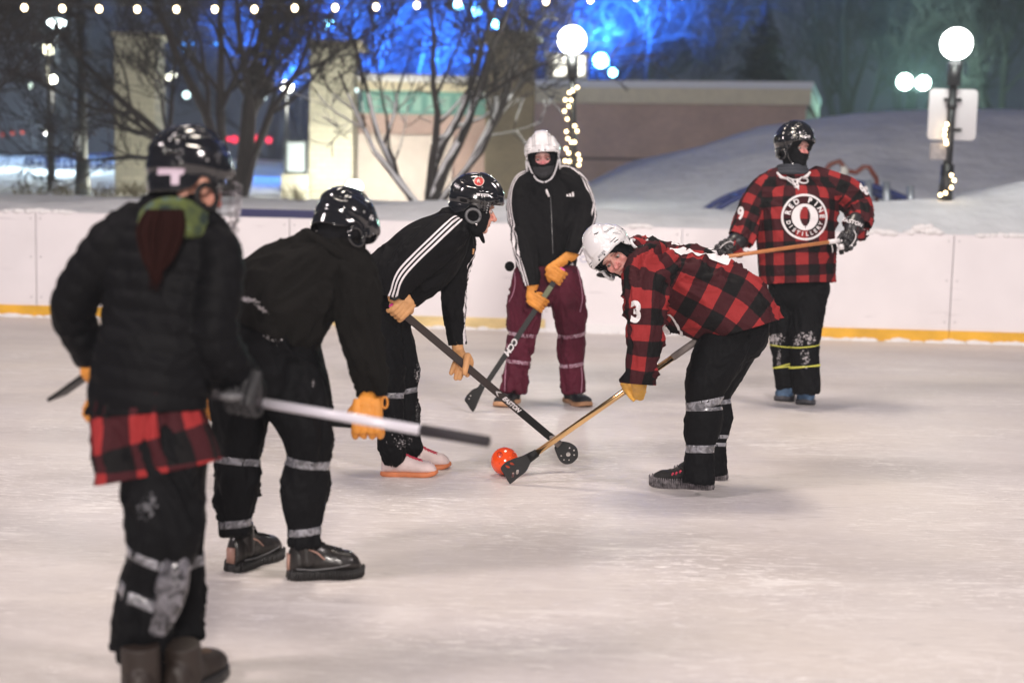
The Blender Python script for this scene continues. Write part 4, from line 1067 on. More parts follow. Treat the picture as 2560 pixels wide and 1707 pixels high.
    for s in (-1, 1):
        # ear loop
        ring = [HP(fx, s*.101*sc_, -.008+.034*math.cos(q), -.042+.032*math.sin(q)) for q in np.linspace(0, 2*math.pi, 25)]
        mesh_obj('ear_guard', *poly_vf(ring, .0075, 8), guard, sh)
        st = crom([tuple(HP(fx, s*.100, .022, .0)), tuple(HP(fx, s*.086, .030, -.050)), tuple(HP(fx, s*.068, .042, -.095)), tuple(HP(fx, s*.042, .066, -.132)), tuple(HP(fx, s*.004, .078, -.150))], 6)
        if strap: mesh_obj('chin_strap', *poly_vf(st, .0062, 8), strap, sh)
        for ph, t in ((9, .955), (100, .80), (62, .97)):
            p = pt(math.radians(ph)*s, t, 0.0012); nrm = (p-pt(math.radians(ph)*s, t, -.01)).normalized()
            mesh_obj('screw', *rod_vf(p-nrm*.002, p+nrm*.0012, .0042, 10), M_LINER if white else MT['screw_grey'], sh)
    return sh, fx, pt
def thing_part(*a): return None
mat('screw_grey', (0.35, 0.35, 0.36), 0.3, 0.8)
# ---- hands
def grip(D, c, X, back, wrist, material, parent, name='glove', s=1.0, rs=0.017, cuffr=0.036, open_=0.0, sleeve=None):
    """a hand closed round a shaft through c along X; back of the hand faces 'back'; wrist = world point"""
    c = Vector(c); X = X.normalized(); Z = back - X*back.dot(X); Z.normalize(); Y = Z.cross(X)
    if (Vector(wrist)-c).dot(Y) > 0: Y = -Y
    P = lambda x, y, z: c + X*x*s + Y*y*s + Z*z*s
    rf = .0102; R = rs/s + rf; parts = []
    zp = rs/s+.016
    for x0, x1 in ((.030, .026), (.010, .009), (-.010, -.009), (-.030, -.024)):
        parts.append(poly_vf([P(x1, -.070, zp+.006), P(x0, -.040, zp+.006), P(x0, -.005, zp+.004), P(x0, .020, zp-.003)], [.017*s, .018*s, .0175*s, .015*s], 12))
        parts.append(ball(P(x0, .020, zp-.003), .0148*s, None, 12))
    for k, (x, ln, dx) in enumerate(((.037, 1.0, .003), (.0125, 1.08, .001), (-.0125, 1.0, -.002), (-.036, .86, -.004))):
        pts = []; rr = []
        for q in range(9):
            th = math.radians(62 - q/8*205*ln*(1-open_))
            Rk = R*(1+0.25*max(0, math.sin(math.pi*q/8)))
            pts.append(P(x+dx*q/8+.0015*math.sin(q), Rk*math.cos(th)+.004, Rk*math.sin(th))); rr.append(rf*s*(1.08-0.22*q/8)*(1.09 if q in (0, 3, 6) else 1))
        parts.append(poly_vf(pts, rr, 12)); parts.append(ball(pts[-1], rr[-1]*1.02, None, 12)); parts.append(ball(pts[0], rr[0]*1.1, None, 12))
    th_ = crom([tuple(P(.030, -.050, zp-.002)), tuple(P(.050, -.032, .010)), tuple(P(.052, -.022, -.012)), tuple(P(.040, -.002, -R-.004)), tuple(P(.028, .016, -R-.006))], 4)
    rr = [ (.0175-.0065*i/(len(th_)-1))*s for i in range(len(th_))]
    parts.append(poly_vf(th_, rr, 12)); parts.append(ball(th_[-1], rr[-1], None, 12))
    w = Vector(wrist); a = P(0, -.062, zp+.004); d = (w-a); w2 = w+d.normalized()*.05
    if sleeve is not None:
        i = int(np.linalg.norm(sleeve.C-np.array(w), axis=1).argmin()); w = Vector(sleeve.C[i]); w2 = Vector(sleeve.C[max(0, i-5)]); d = w-a
        cuffr = min(cuffr, float(sleeve.r[i])*.86)
    wt = Tube(0, None, world=[tuple(P(0, -.030, zp))+(.026*s,), tuple(a)+(.032*s,), tuple(a+d*0.5)+(.032*s,), tuple(w)+(cuffr,), tuple(w2)+(cuffr*.95,)], ratio=0.8)
    parts.append(wt.mesh(k=20))
    V, F = merge(parts); me = remesh(V, F, 0.0026, 1)
    Pv = getv(me); N = getn(me); Pv = Pv+N*(0.0014*vn(Pv[:, 0]*70, Pv[:, 1]*70, Pv[:, 2]*70, 3))[:, None]; setv(me, Pv)
    me.materials.append(material); me.polygons.foreach_set('use_smooth', [True]*len(me.polygons)); me.name = name
    return fin(bpy.data.objects.new(name, me), parent)
def pxhand(D, rows_list, material, parent, name='glove', voxel=0.0028):
    parts = []
    for rows in rows_list: parts.append(Tube(D, rows, caps='rr', step=.004).mesh(k=14))
    V, F = merge(parts); me = remesh(V, F, voxel, 2)
    Pv = getv(me); N = getn(me); Pv = Pv+N*(0.001*vn(Pv[:, 0]*80, Pv[:, 1]*80, Pv[:, 2]*80, 3))[:, None]; setv(me, Pv)
    me.materials.append(material); me.polygons.foreach_set('use_smooth', [True]*len(me.polygons)); me.name = name
    return fin(bpy.data.objects.new(name, me), parent)
# ---- footwear
def shoe(parent, heel, toe, wd, upper, sole, laces=None, ht=0.075, ankle=0.10, solet=0.022, ribs=False, up2=None, cap=None, toeh=0.052, mesh_col=None, lace_r=.0022, collar=None, tilt=0.0):
    heel, toe = Vector(heel), Vector(toe); f = (toe-heel); L = f.length; f.normalize(); z = ZA; s = f.cross(z).normalized()
    if tilt: 
        Rm = Matrix.Rotation(tilt, 3, s); f = Rm @ f; z = Rm @ z
    def outline(t):  # half width along the length
        return wd/2*np.interp(t, [0, .03, .10, .25, .45, .68, .84, .94, .985, 1], [.30, .52, .70, .74, .70, 1.0, .96, .72, .42, .16])
    V = []; F = []; k = 24; ts = list(np.linspace(0, 1, 36))
    def hgt(t): return np.interp(t, [0, .04, .12, .26, .36, .50, .68, .85, .95, 1], [.72*ht, .92*ht, ht, ht*1.02, ht*1.0, ht*.80, toeh*1.02, toeh*.92, toeh*.62, toeh*.2])
    for t in ts:
        b = len(V); hw = outline(t); h = float(hgt(t))
        for j in range(k):
            th = 2*math.pi*j/k; cx_, sy_ = math.cos(th), math.sin(th)
            x = hw*abs(cx_)**.8*(1 if cx_ > 0 else -1)*(1-.22*max(0, sy_)*(1 if t < .6 else .5)); zz = solet*.6 + (h/2)*(1+abs(sy_)**.85*(1 if sy_ > 0 else -1))
            V.append(heel+f*(L*t)+s*x+z*zz)
    for i in range(len(ts)-1):
        for j in range(k): a = i*k; F.append((a+j, a+(j+1) % k, a+k+(j+1) % k, a+k+j))
    F.append(tuple(reversed(range(k)))); F.append(tuple(range(len(V)-k, len(V))))
    parts = [(V, F)]
    an = Tube(0, None, world=[tuple(heel+f*L*.24+z*(ht*.55))+(wd*.36, 1.25), tuple(heel+f*L*.23+z*(ht*.95))+(wd*.37, 1.2), tuple(heel+f*L*.20+z*ankle)+(wd*.38, 1.15)], caps='rf', ref=s)
    parts.append(an.mesh(k=20))
    Vm, Fm = merge(parts); me = remesh(Vm, Fm, 0.0038, 3); me.materials.append(upper); me.polygons.foreach_set('use_smooth', [True]*len(me.polygons)); me.name = 'shoe'
    root = fin(bpy.data.objects.new('shoe', me), parent)
    # sole
    V = []; F = []; n = 60; loop = [(L*t, float(outline(t))*1.07) for t in np.linspace(0, 1, n//2)]; loop = [(x, w_) for x, w_ in loop] + [(x, -w_) for x, w_ in reversed(loop)]
    lv = [(0, .97), (.25, 1.02), (.8, 1.0), (1.0, .96)]
    for q, sc2 in lv:
        for i, (x, w_) in enumerate(loop):
            rb = 1.0
            if ribs: rb = 1+0.05*(1 if i % 2 else -1)*(1 if q < .9 else 0)
            cz = solet*q + (0.010*max(0, (x/L-.75)/.25)**2) - 0
            tz_ = 0.006*max(0, (x/L-.8)/.2)**2
            V.append(heel+f*(L/2+(x-L/2)*sc2*1.02)+s*(w_*sc2*rb)+z*(cz+tz_*.3+ (0.012*max(0, (.06-x/L)/.06)*0)))
    n = len(loop)
    for a in range(len(lv)-1):
        for i in range(n): F.append((a*n+i, a*n+(i+1) % n, (a+1)*n+(i+1) % n, (a+1)*n+i))
    F.append(tuple(reversed(range(n)))); F.append(tuple(range(3*n, 4*n)))
    mesh_obj('sole', V, F, sole, root, not ribs)
    if ribs:
        pr = []
        for i, (x, w_) in enumerate(loop):
            o = heel+f*(L/2+(x-L/2)*1.04)+s*(w_*1.06); pr.append(poly_vf([o+z*.002, o+z*(solet*1.25)+f*.004], [.0042, .003], 5))
        mesh_obj('tread', *merge(pr), sole, root)
    if laces:
        for q in range(6):
            t = .38+.30*q/5; h = float(hgt(t))+solet*.6
            for sg_ in (-1, 1):
                o = heel+f*(L*t)+z*(h+.0015); w_ = float(outline(t))*.42
                mesh_obj('lace', *poly_vf([o+s*w_*sg_-z*.006, o+z*.002, o-s*w_*sg_-z*.006+f*L*.05], lace_r, 6), laces, root)
        o = heel+f*(L*.37)+z*(float(hgt(.37))+solet*.7)
        for sg_ in (-1, 1):
            mesh_obj('lace', *poly_vf([o, o+s*.025*sg_+z*.012, o+s*.034*sg_-z*.004, o+s*.01*sg_+f*.004], lace_r, 6), laces, root)
    return root
# ---- sticks
def stick_axes(p, q):
    A = (Vector(q)-Vector(p)).normalized(); b = (CAM-(Vector(p)+Vector(q))/2).normalized()
    S = A.cross(b).normalized(); return A, S, S.cross(A)
def shaft(name, p, q, w_, t_, m, parent, bevel=0.003):
    A, S, N = stick_axes(p, q)
    if N.dot(CAM-Vector(p)) < 0: N = -N
    bm = bmesh.new(); V, F = box_vf((Vector(p)+Vector(q))/2, A, S, N, (Vector(q)-Vector(p)).length/2, w_/2, t_/2)
    vs = [bm.verts.new(v) for v in V]; [bm.faces.new([vs[i] for i in f]) for f in F]
    bmesh.ops.recalc_face_normals(bm, faces=bm.faces)
    bmesh.ops.bevel(bm, geom=list(bm.edges), offset=bevel, segments=2, affect='EDGES')
    return bm_obj(name, bm, m, parent, smooth=True, ang=40), A, S, N
def blade_px(name, D, outline, holes, m, parent, th=0.012, bend=0.0, sc_=1.0, org=(0, 0)):
    toP = lambda x, y: ((x/sc_+org[0]), (y/sc_+org[1]))
    pts = [toP(*p) for p in outline]; cx_ = sum(p[0] for p in pts)/len(pts); cy_ = sum(p[1] for p in pts)/len(pts)
    k = D/FPX; c = PX(cx_, cy_, D)
    def smooth(lp, n=4): 
        a = np.array(lp); a = np.vstack([a, a[:1]]); o = []
        m_ = len(lp)
        for i in range(m_):
            p0, p1_, p2_, p3_ = a[(i-1) % m_], a[i], a[(i+1) % m_], a[(i+2) % m_]
            for q in range(n):
                t = q/n; o.append(tuple(0.5*((2*p1_)+(p2_-p0)*t+(2*p0-5*p1_+4*p2_-p3_)*t*t+(3*p1_-p0-3*p2_+p3_)*t**3)*1.0))
        return o
    L0 = [((x-cx_)*k, -(y-cy_)*k) for x, y in smooth(pts)]
    lo = [L0]
    for h in holes:
        if len(h) == 3:
            x, y = toP(h[0], h[1]); r = h[2]/sc_; lo.append([((x-cx_+r*math.cos(a))*k, -(y-cy_+r*math.sin(a))*k) for a in np.linspace(0, 2*math.pi, 17)[:-1]])
        else: lo.append([((toP(*p)[0]-cx_)*k, -(toP(*p)[1]-cy_)*k) for p in smooth(h, 3)])
    me = shape2d(lo, extrude=th/2-.0012, bevel=0.0012)
    return mesh_obj(name, *me2vf(me, lambda co: c+RT*co.x+UP*co.y+BK*(co.z+bend*co.x*co.x)), m, parent, False)
def shaft_text(s, p, A, S, N, size, m, parent, name='lettering', off=0.0115, bold=0.0012, shear=0.25):
    me = text2d(s, size, bold, shear)
    return mesh_obj(name, *me2vf(me, lambda co: Vector(p)+A*co.x+S*co.y+N*off), m, parent, False)

# cloth and gear materials
M_BLACKC = mat('black_cloth', (0.0042, 0.0040, 0.0048), 0.85, bump=0.55, bscale=15, bdist=0.03, var=0.15, vscale=4, spec=0.10)
M_PANTS = mat('black_pants', (0.0042, 0.0043, 0.0052), 0.7, bump=0.5, bscale=14, bdist=0.03, var=0.2, vscale=5, spec=0.10)
M_SWEAT = mat('dark_sweater', (0.0090, 0.0083, 0.0076), 0.95, bump=0.5, bscale=16, bdist=0.02, var=0.12, vscale=6, spec=0.10)
M_MAROON = mat('maroon_snow_pants', (0.088, 0.012, 0.026), 0.6, bump=0.6, bscale=14, bdist=0.03, var=0.15, vscale=6, spec=0.10)
M_PUFF = mat('black_puffer', (0.0036, 0.0036, 0.0046), 0.62, bump=0.3, bscale=30, bdist=0.008, spec=0.10)
M_LEATH = mat('orange_leather', (0.62, 0.24, 0.030), 0.6, bump=0.6, bscale=90, bdist=0.002, var=0.16, vscale=14)
M_LEATHY = mat('yellow_leather', (0.68, 0.36, 0.055), 0.6, bump=0.5, bscale=90, bdist=0.002, var=0.12, vscale=14)
M_TAN = mat('tan_leather', (0.60, 0.31, 0.13), 0.6, bump=0.5, bscale=80, bdist=0.002, var=0.12, vscale=16)
M_HELB = mat('black_gloss', (0.0085, 0.0085, 0.010), 0.10, coat=0.8, spec=0.7)
M_HELW = mat('white_gloss', (0.74, 0.72, 0.73), 0.22, coat=0.5)
M_GREYP = mat('grey_plastic', (0.11, 0.11, 0.115), 0.35)
M_WHITEP = mat('white_plastic', (0.68, 0.66, 0.68), 0.35)
M_KNIT = mat('black_knit', (0.009, 0.009, 0.0105), 0.95, bump=0.7, bscale=160, bdist=0.002, spec=0.10)
M_GAIT = mat('grey_gaiter', (0.045, 0.05, 0.062), 0.9, bump=0.6, bscale=120, bdist=0.002)
def tape_mat(name, c0, c1):
    m = bpy.data.materials.new(name); m.use_nodes = True; n = m.node_tree; b = n.nodes['Principled BSDF']
    tc = nd(n, 'ShaderNodeTexCoord'); no = nd(n, 'ShaderNodeTexNoise'); no.inputs['Scale'].default_value = 28; no.inputs['Detail'].default_value = 3; no.inputs['Distortion'].default_value = 1.2
    n.links.new(tc.outputs['Object'], no.inputs['Vector']); mr = nd(n, 'ShaderNodeMapRange'); mr.inputs[1].default_value = .42; mr.inputs[2].default_value = .62; n.links.new(no.outputs['Fac'], mr.inputs[0])
    n.links.new(mixc(n, mr.outputs[0], c0, c1), b.inputs['Base Color']); b.inputs['Roughness'].default_value = 0.22; b.inputs['Coat Weight'].default_value = 0.3
    bp = nd(n, 'ShaderNodeBump'); bp.inputs['Strength'].default_value = 0.6; bp.inputs['Distance'].default_value = 0.004; n.links.new(no.outputs['Fac'], bp.inputs['Height']); n.links.new(bp.outputs[0], b.inputs['Normal'])
    return m
M_TAPE = tape_mat('clear_tape', (0.10, 0.10, 0.11), (0.27, 0.27, 0.30))
M_TAPEM = tape_mat('clear_tape_on_maroon', (0.26, 0.11, 0.16), (0.50, 0.36, 0.44))
M_WHITE = mat('white_print', (0.72, 0.69, 0.70), 0.6)
M_PLB = mat('black_plastic', (0.010, 0.0095, 0.010), 0.5, spec=.22, bump=0.2, bscale=40)
M_CARB = mat('dark_shaft', (0.040, 0.030, 0.028), 0.42, coat=0.0, spec=.3)
M_CARBK = mat('black_shaft', (0.009, 0.009, 0.009), 0.45, coat=0.0, spec=.25)
M_GOLD = mat('gold_metal', (0.92, 0.60, 0.28), 0.16, 1.0)
M_GTAPE = mat('grey_grip_tape', (0.20, 0.17, 0.16), 0.6, bump=0.7, bscale=60, bdist=0.003, var=0.25, vscale=25)
M_WOOD = mat('orange_wood', (0.52, 0.20, 0.07), 0.35, var=0.15, vscale=20, coat=0.3)
M_SOLEG = mat('frosted_rubber', (0.16, 0.145, 0.155), 0.7, var=0.7, vscale=60)
M_ORS = mat('orange_sole', (0.62, 0.20, 0.08), 0.6, var=0.15, vscale=20)
M_GUM = mat('gum_sole', (0.55, 0.30, 0.16), 0.6, var=0.25, vscale=12)
M_PINKS = mat('pale_pink_leather', (0.66, 0.54, 0.53), 0.6, bump=0.3, bscale=60, var=0.06, vscale=16)
M_RED = mat('red_lace', (0.50, 0.03, 0.07), 0.6)
M_DUST = mat('snow_dust', (0.36, 0.34, 0.35), 0.85, var=0.25, vscale=40)
M_RUBB = mat('black_rubber', (0.014, 0.013, 0.013), 0.55, var=0.3, vscale=20, coat=0.2)
def dust(g, blobs, D, parent, material=None, cell=0.01, off=0.0025, name='snow_dust', thin=0.4):
    """ragged patches of powder snow stuck to the cloth, one object per patch"""
    rg_ = random.Random(len(blobs)*7+int(D*10))
    for (x, y, rx, ry, ang, n) in blobs:
        parts = []
        for k in range(int(n*2.4)):
            r = rg_.random()**0.8; a = rg_.uniform(0, 6.283); u, v = rx*r*math.cos(a), ry*r*math.sin(a); ca, sa = math.cos(ang), math.sin(ang)
            X_, Y_ = x+u*ca-v*sa, y+u*sa+v*ca; s_ = rg_.uniform(.1, 1)**3*min(rx, ry)*thin*.5+0.55; m_ = 7
            lp = [(((X_+s_*rg_.uniform(.6, 1.2)*math.cos(2*math.pi*q/m_))-CX)*D/FPX, -((Y_+s_*rg_.uniform(.5, 1.0)*math.sin(2*math.pi*q/m_))-CY)*D/FPX) for q in range(m_)]
            parts.append(([(p[0], p[1], 0) for p in lp], [tuple(range(m_))]))
        decal(name, parts, CAM+fw*D, RT, UP, g, material or M_DUST, parent, off=off, cell=cell*2)['kind'] = 'stuff'
# ============================================================ person bending in the plaid jersey, number 3 on the sleeve (right)
D6 = 6.65
def person(label, D, px, py):
    b = G(px, py); return thing('person', label, 'person', b, 'players on the ice')
r6 = person('plaid jersey player in white helmet bending over the ball, face turned to the camera', D6, 1750, 1215)
M_PLAID = plaid('plaid_large', 0.067, 0.02, 0.0)
torso = Tube(D6, [(1592, 640, 0, 46, .9), (1628, 662, 0, 62, 1.2), (1680, 702, 0, 92, 1.25), (1745, 735, 0, 105, 1.2), (1812, 772, 0, 102, 1.35), (1852, 812, 0, 86, 1.65), (1884, 860, 0, 80, 1.65)], caps='rr')
armL = Tube(D6, [(1650, 664, -.14, 50), (1618, 690, -.20, 50), (1612, 735, -.24, 45), (1611, 800, -.25, 40), (1607, 860, -.24, 36), (1600, 920, -.22, 31), (1592, 975, -.20, 27)], caps='rr')
armR = Tube(D6, [(1660, 670, .14, 46), (1668, 730, .22, 42), (1706, 780, .20, 36), (1738, 800, .12, 28), (1752, 818, .05, 24)], caps='rr')
b6 = lambda x, y: PX(x, y, D6)
hem6 = (b6(1735, 858) + b6(1938, 797))/2
hd = (b6(1938, 797)-b6(1735, 858)).normalized(); hn = hd.cross(BK); hn = -hn if hn.dot(UP) > 0 else hn
hn = (hn*1.0).normalized()
cuffL = PX(1594, 960, D6-.20); cd = IV(-.08, -1, 0)
jersey = garment('jersey', [torso, armL, armR], M_PLAID, r6, voxel=0.0085, smooth=3, fold=0.024, fu=8, fv=8, seed=4,
                 cuts=[(hem6, hn, 0.42, [0]), (cuffL, cd, 0.10, [1])])
g6 = bvh(jersey)
m_ = jersey.modifiers.new('t', 'SOLIDIFY'); m_.thickness = 0.003; m_.offset = -1
hip = Tube(D6, [(1815, 785, 0, 62, 1.3), (1850, 815, 0, 70, 1.3), (1845, 850, 0, 66, 1.35)], caps='rr')
legN = Tube(D6, [(1838, 822, -.075, 62, .9), (1803, 878, -.09, 66, .95), (1770, 945, -.10, 56), (1758, 990, -.10, 47), (1757, 1012, -.10, 42), (1760, 1042, -.10, 47), (1752, 1090, -.10, 41), (1750, 1118, -.10, 34), (1749, 1140, -.10, 36), (1748, 1170, -.10, 38), (1746, 1207, -.10, 40)], caps='rf')
legF = Tube(D6, [(1862, 815, .12, 62), (1838, 880, .12, 50), (1806, 945, .12, 44), (1786, 985, .12, 40), (1787, 1000, .12, 38), (1788, 1040, .12, 43), (1785, 1085, .12, 36), (1784, 1103, .12, 31), (1784, 1140, .12, 32), (1783, 1186, .12, 33)], caps='rf')
pants = garment('trousers', [hip, legN, legF], M_PANTS, r6, voxel=0.008, fold=0.006, fu=8, fv=14, seed=9)
gp = bvh(pants)
for t, y, w_, ti in ((legN, 1010, .036, .012), (legN, 1022, .016, -.01), (legN, 1118, .036, .004), (legF, 1003, .022, .004), (legF, 1090, .018, .003), (legF, 1108, .018, -.003)):
    band('tape', t, fat(t, y), w_, gp, M_TAPE, r6, tilt=ti)
fr6 = hframe(PX(1538, 636, D6-.05), (-.22, -.40, .88), (-.74, .62, .12))
neck6 = PX(1598, 640, D6)
body6 = make_body(r6, fr6, neck6, [(torso.sub(0, .72), .55), (armL.sub(0, .75), .5), (armR.sub(0, .8), .5), (legN.sub(.1, .93), .5), (legF.sub(.1, .93), .5)], skin=(.74, .42, .36), blush=(.74, .22, .20), bl=.75, closed=.6)
hd6 = hood('balaclava', r6, fr6, neck6, lambda L: (L[:, 1] > .018) & (((L[:, 0])/.060)**2+((L[:, 2]+.026)/.066)**2 < 1), M_KNIT, g=.008, rneck=.078)
hel6, fx6, pt6 = helmet(r6, fr6, M_HELW, M_WHITEP, None, True)
me = text2d('BAUER', .020, .0004, .2)
def hel_text(txt, size, ph, t, pt, parent, m, ang=0.0, flip=1):
    me = text2d(txt, size, .0005, .2); c = pt(math.radians(ph), t, .0); e1 = (pt(math.radians(ph+4*flip), t, 0)-c).normalized(); e2 = (pt(math.radians(ph), t-.05, 0)-c).normalized()
    g = bvh(parent); nrm = e1.cross(e2).normalized(); out = (c-pt(math.radians(ph), t, -.02)).normalized(); nrm = nrm if nrm.dot(out) > 0 else -nrm
    V, F = me2vf(me, lambda co: c+e1*co.x+e2*co.y)
    for i, v in enumerate(V):
        h = g.ray_cast(v+out*.03, -out, .08)
        if h[0] is not None: V[i] = h[0]+out*.0008
    mesh_obj('lettering', V, F, m, parent, False)
M_GREYT = mat('grey_print', (0.22, 0.22, 0.24), 0.5)
hel_text('BAUER', .020, 70, .55, pt6, hel6, M_GREYT, flip=-1); hel_text('BAUER', .015, 4, .91, pt6, hel6, M_GREYT, flip=1)
for k, (ph, t) in enumerate(((62, .76), (62, .71), (78, .74), (78, .69))):
    a_, b_ = pt6(math.radians(ph), t, .001), pt6(math.radians(ph+9), t+.0, .001); mesh_obj('slot', *poly_vf([a_, (a_+b_)/2+(a_-fr6[0]).normalized()*.001, b_], .0012, 6), M_GREYT, hel6)
# white collar
cr = [HP((Vector(torso.C[3]), Vector(torso.S[3]), Vector(torso.N[3]), Vector(torso.T[3])), .083*math.cos(a), .078*math.sin(a), -.03) for a in np.linspace(0, 2*math.pi, 33)]
mesh_obj('collar', *poly_vf(cr, .012, 8), M_WHITE, r6)
# numbers: 3 on the sleeve, 13 on the back
def numdecal(txt, size, origin, ax, ay, dirv, g, parent, m=None, name='number', bold=.012, sx_=1.0, cell=.012):
    me = text2d(txt, size, size*bold*4); V, F = me2vf(me, lambda co: (co.x*sx_, co.y, 0))
    return decal(name, [(V, F)], Vector(origin), ax.normalized(), ay.normalized(), g, m or M_WHITE, parent, off=.004, cell=cell, dirv=dirv)
numdecal('3', .125, PX(1591, 783, 6.4), IV(1, 0, 0), IV(.02, 1, 0), -BK + RT*.12, g6, r6, sx_=.75)
ay = IV(-.86, .42, 0).normalized(); axx = (ay.cross(IV(.42, .86, 0))).normalized()
axx = axx if axx.dot(YA) > 0 else -axx
numdecal('13', .34, PX(1752, 650, D6-.14)+axx.normalized()*.10, axx, ay, IV(-.40, -.72, -.55), g6, r6, sx_=.95, cell=.016)
# hand and stick
q0, q1 = PX(1734, 857, D6-.02), PX(1338, 1134, 6.72)
st6 = thing('broomball_stick', 'gold metal stick with a black slotted paddle reaching for the orange ball', 'broomball stick', G(1280, 1205), 'broomball sticks')
A6, S6, N6 = stick_axes(q0, q1)
mesh_obj('shaft', *rod_vf(q0-A6*.12, q1, .0145, 24), M_GOLD, st6)
hx = lambda x: q0.lerp(q1, (1734-x)/(1734-1338))
mesh_obj('grip_tape', *rod_vf(hx(1760), hx(1682), .0168, 20), M_GTAPE, st6); mesh_obj('tape_ring', *rod_vf(hx(1637), hx(1627), .0172, 20), M_GTAPE, st6); mesh_obj('tape_ring', *rod_vf(hx(1569), hx(1561), .0172, 20), M_GTAPE, st6)
ho = (1150, 1030); hs = 6.72
blade_px('paddle', 6.72, [(1185, 668), (1228, 662), (1262, 700), (1288, 735), (1240, 778), (1180, 850), (1110, 985), (985, 1085), (858, 1190), (825, 1180), (745, 1045), (696, 965), (700, 915), (770, 845), (900, 785), (1050, 735)],
         [[(832, 842), (880, 838), (916, 876), (900, 890), (850, 886)], [(756, 893), (806, 890), (846, 928), (835, 940), (790, 938)], [(872, 1012), (912, 1010), (912, 1078), (866, 1096)], [(946, 968), (992, 966), (984, 1034), (942, 1046)]], M_PLB, st6, th=.014, sc_=hs, org=ho)
mesh_obj('socket', *rod_vf(PX(1322, 1145, 6.72), PX(1343, 1131, 6.72), .022, 20, .019), M_PLB, st6)
hc = PX(1582, 975, D6-.13); 
hs6 = hx(1582); grip(D6, hs6, (q0-q1), IV(.1, .25, 1), PX(1596, 950, D6-.21), M_LEATHY, r6, s=.92, rs=.016, cuffr=.036, sleeve=armL)
grip(D6, q0-A6*.11, (q0-q1), IV(.3, .6, .3), PX(1745, 815, D6+.06), M_LEATHY, r6, s=.9, rs=.017, cuffr=.034, sleeve=armR)
# shoes
sh6 = mat('black_suede', (0.012, 0.011, 0.011), 0.8, bump=.4, bscale=60)
for (hx_, hy_, tx_, ty_) in ((1781, 1222, 1628, 1212), (1816, 1198, 1690, 1189)):
    s_ = shoe(r6, G(hx_, hy_), G(tx_, ty_), .115, sh6, M_SOLEG, laces=mat('dark_lace', (0.05, 0.045, 0.04), .7), ht=.085, ankle=.13, solet=.040, ribs=True, toeh=.055)
for x, y in ((1680, 1184), (1689, 1182), (1699, 1178)): mesh_obj('lace', *rod_vf(PX(x, y+3, 6.48), PX(x+3, y-2, 6.47), .0045, 8), M_RED, r6)
# the ball
bl = thing('broomball', 'glossy orange ball on the ice behind the gold stick paddle', 'ball', G(1262, 1187))
cB = PX(1262, 1151, 6.92); rB = .0685; cB.z = rB+.001
M_BALL = mat('orange_rubber', (0.90, 0.085, 0.012), 0.18, coat=.6, bump=.25, bscale=30, bdist=.003)
bmb = bmesh.new(); bmesh.ops.create_icosphere(bmb, subdivisions=5, radius=rB)
ico = bmesh.new(); bmesh.ops.create_icosphere(ico, subdivisions=1, radius=1); idir = [v.co.normalized() for v in ico.verts if True][:12]; ico.free()
for v in bmb.verts:
    dd = sorted([(v.co.normalized()-q).length for q in idir]); gr = dd[1]-dd[0]; v.co *= 1-.012*math.exp(-(gr/.03)**2)
    v.co = v.co+cB
shb = bm_obj('shell', bmb, M_BALL, bl, smooth=True); gb = bvh(shb)
M_BPR = mat('dark_red_print', (0.28, 0.012, 0.008), .5)
def ringloops(r0_, r1_, n=28): return shape2d([[(r1_*math.cos(a), r1_*math.sin(a)) for a in np.linspace(0, 2*math.pi, n+1)[:-1]], [(r0_*math.cos(a), r0_*math.sin(a)) for a in np.linspace(0, 2*math.pi, n+1)[:-1]]])
idt = lambda co: (co.x, co.y, 0)
decal('print', [me2vf(ringloops(.0105, .0135), idt), me2vf(text2d('2', .022, .0007, .3), idt)], PX(1249, 1139, 6.8), RT, UP, gb, M_BPR, bl, off=.0005, cell=.006)
decal('print', [me2vf(text2d('5', .009, .0004), idt)], PX(1248, 1161, 6.8), RT, UP, gb, M_BPR, bl, off=.0005, cell=.006)
decal('print', [me2vf(ringloops(.006, .0078), idt)], PX(1284, 1139, 6.8), RT, UP, gb, M_BPR, bl, off=.0005, cell=.006)
# ============================================================ white helmet, striped jacket, maroon trousers (centre back)
D4 = 9.1
r4 = person('player in white helmet, striped black jacket and maroon snow trousers facing the camera', D4, 1357, 1012)
M_STR = striped('striped_jacket', (0.0055, 0.0052, 0.0060))
t4 = Tube(D4, [(1362, 452, 0, 44, .8), (1366, 486, 0, 76, .62), (1371, 540, -.01, 80, .66), (1368, 600, -.01, 78, .68), (1364, 650, 0, 75, .7), (1362, 700, 0, 75, .7)], caps='rr')
a4R = Tube(D4, [(1345, 445, 0, 30, .8), (1312, 466, -.01, 34), (1302, 510, -.03, 33), (1307, 570, -.06, 30), (1316, 630, -.13, 27), (1326, 680, -.20, 22), (1335, 728, -.24, 17)], caps='rr', a0=math.radians(0), step=.01)
a4L = Tube(D4, [(1385, 440, 0, 28, .8), (1422, 452, -.01, 34), (1446, 490, -.02, 34), (1458, 530, -.04, 30), (1455, 570, -.09, 27), (1440, 610, -.16, 23), (1427, 648, -.20, 19)], caps='rr', a0=math.radians(0), step=.01)
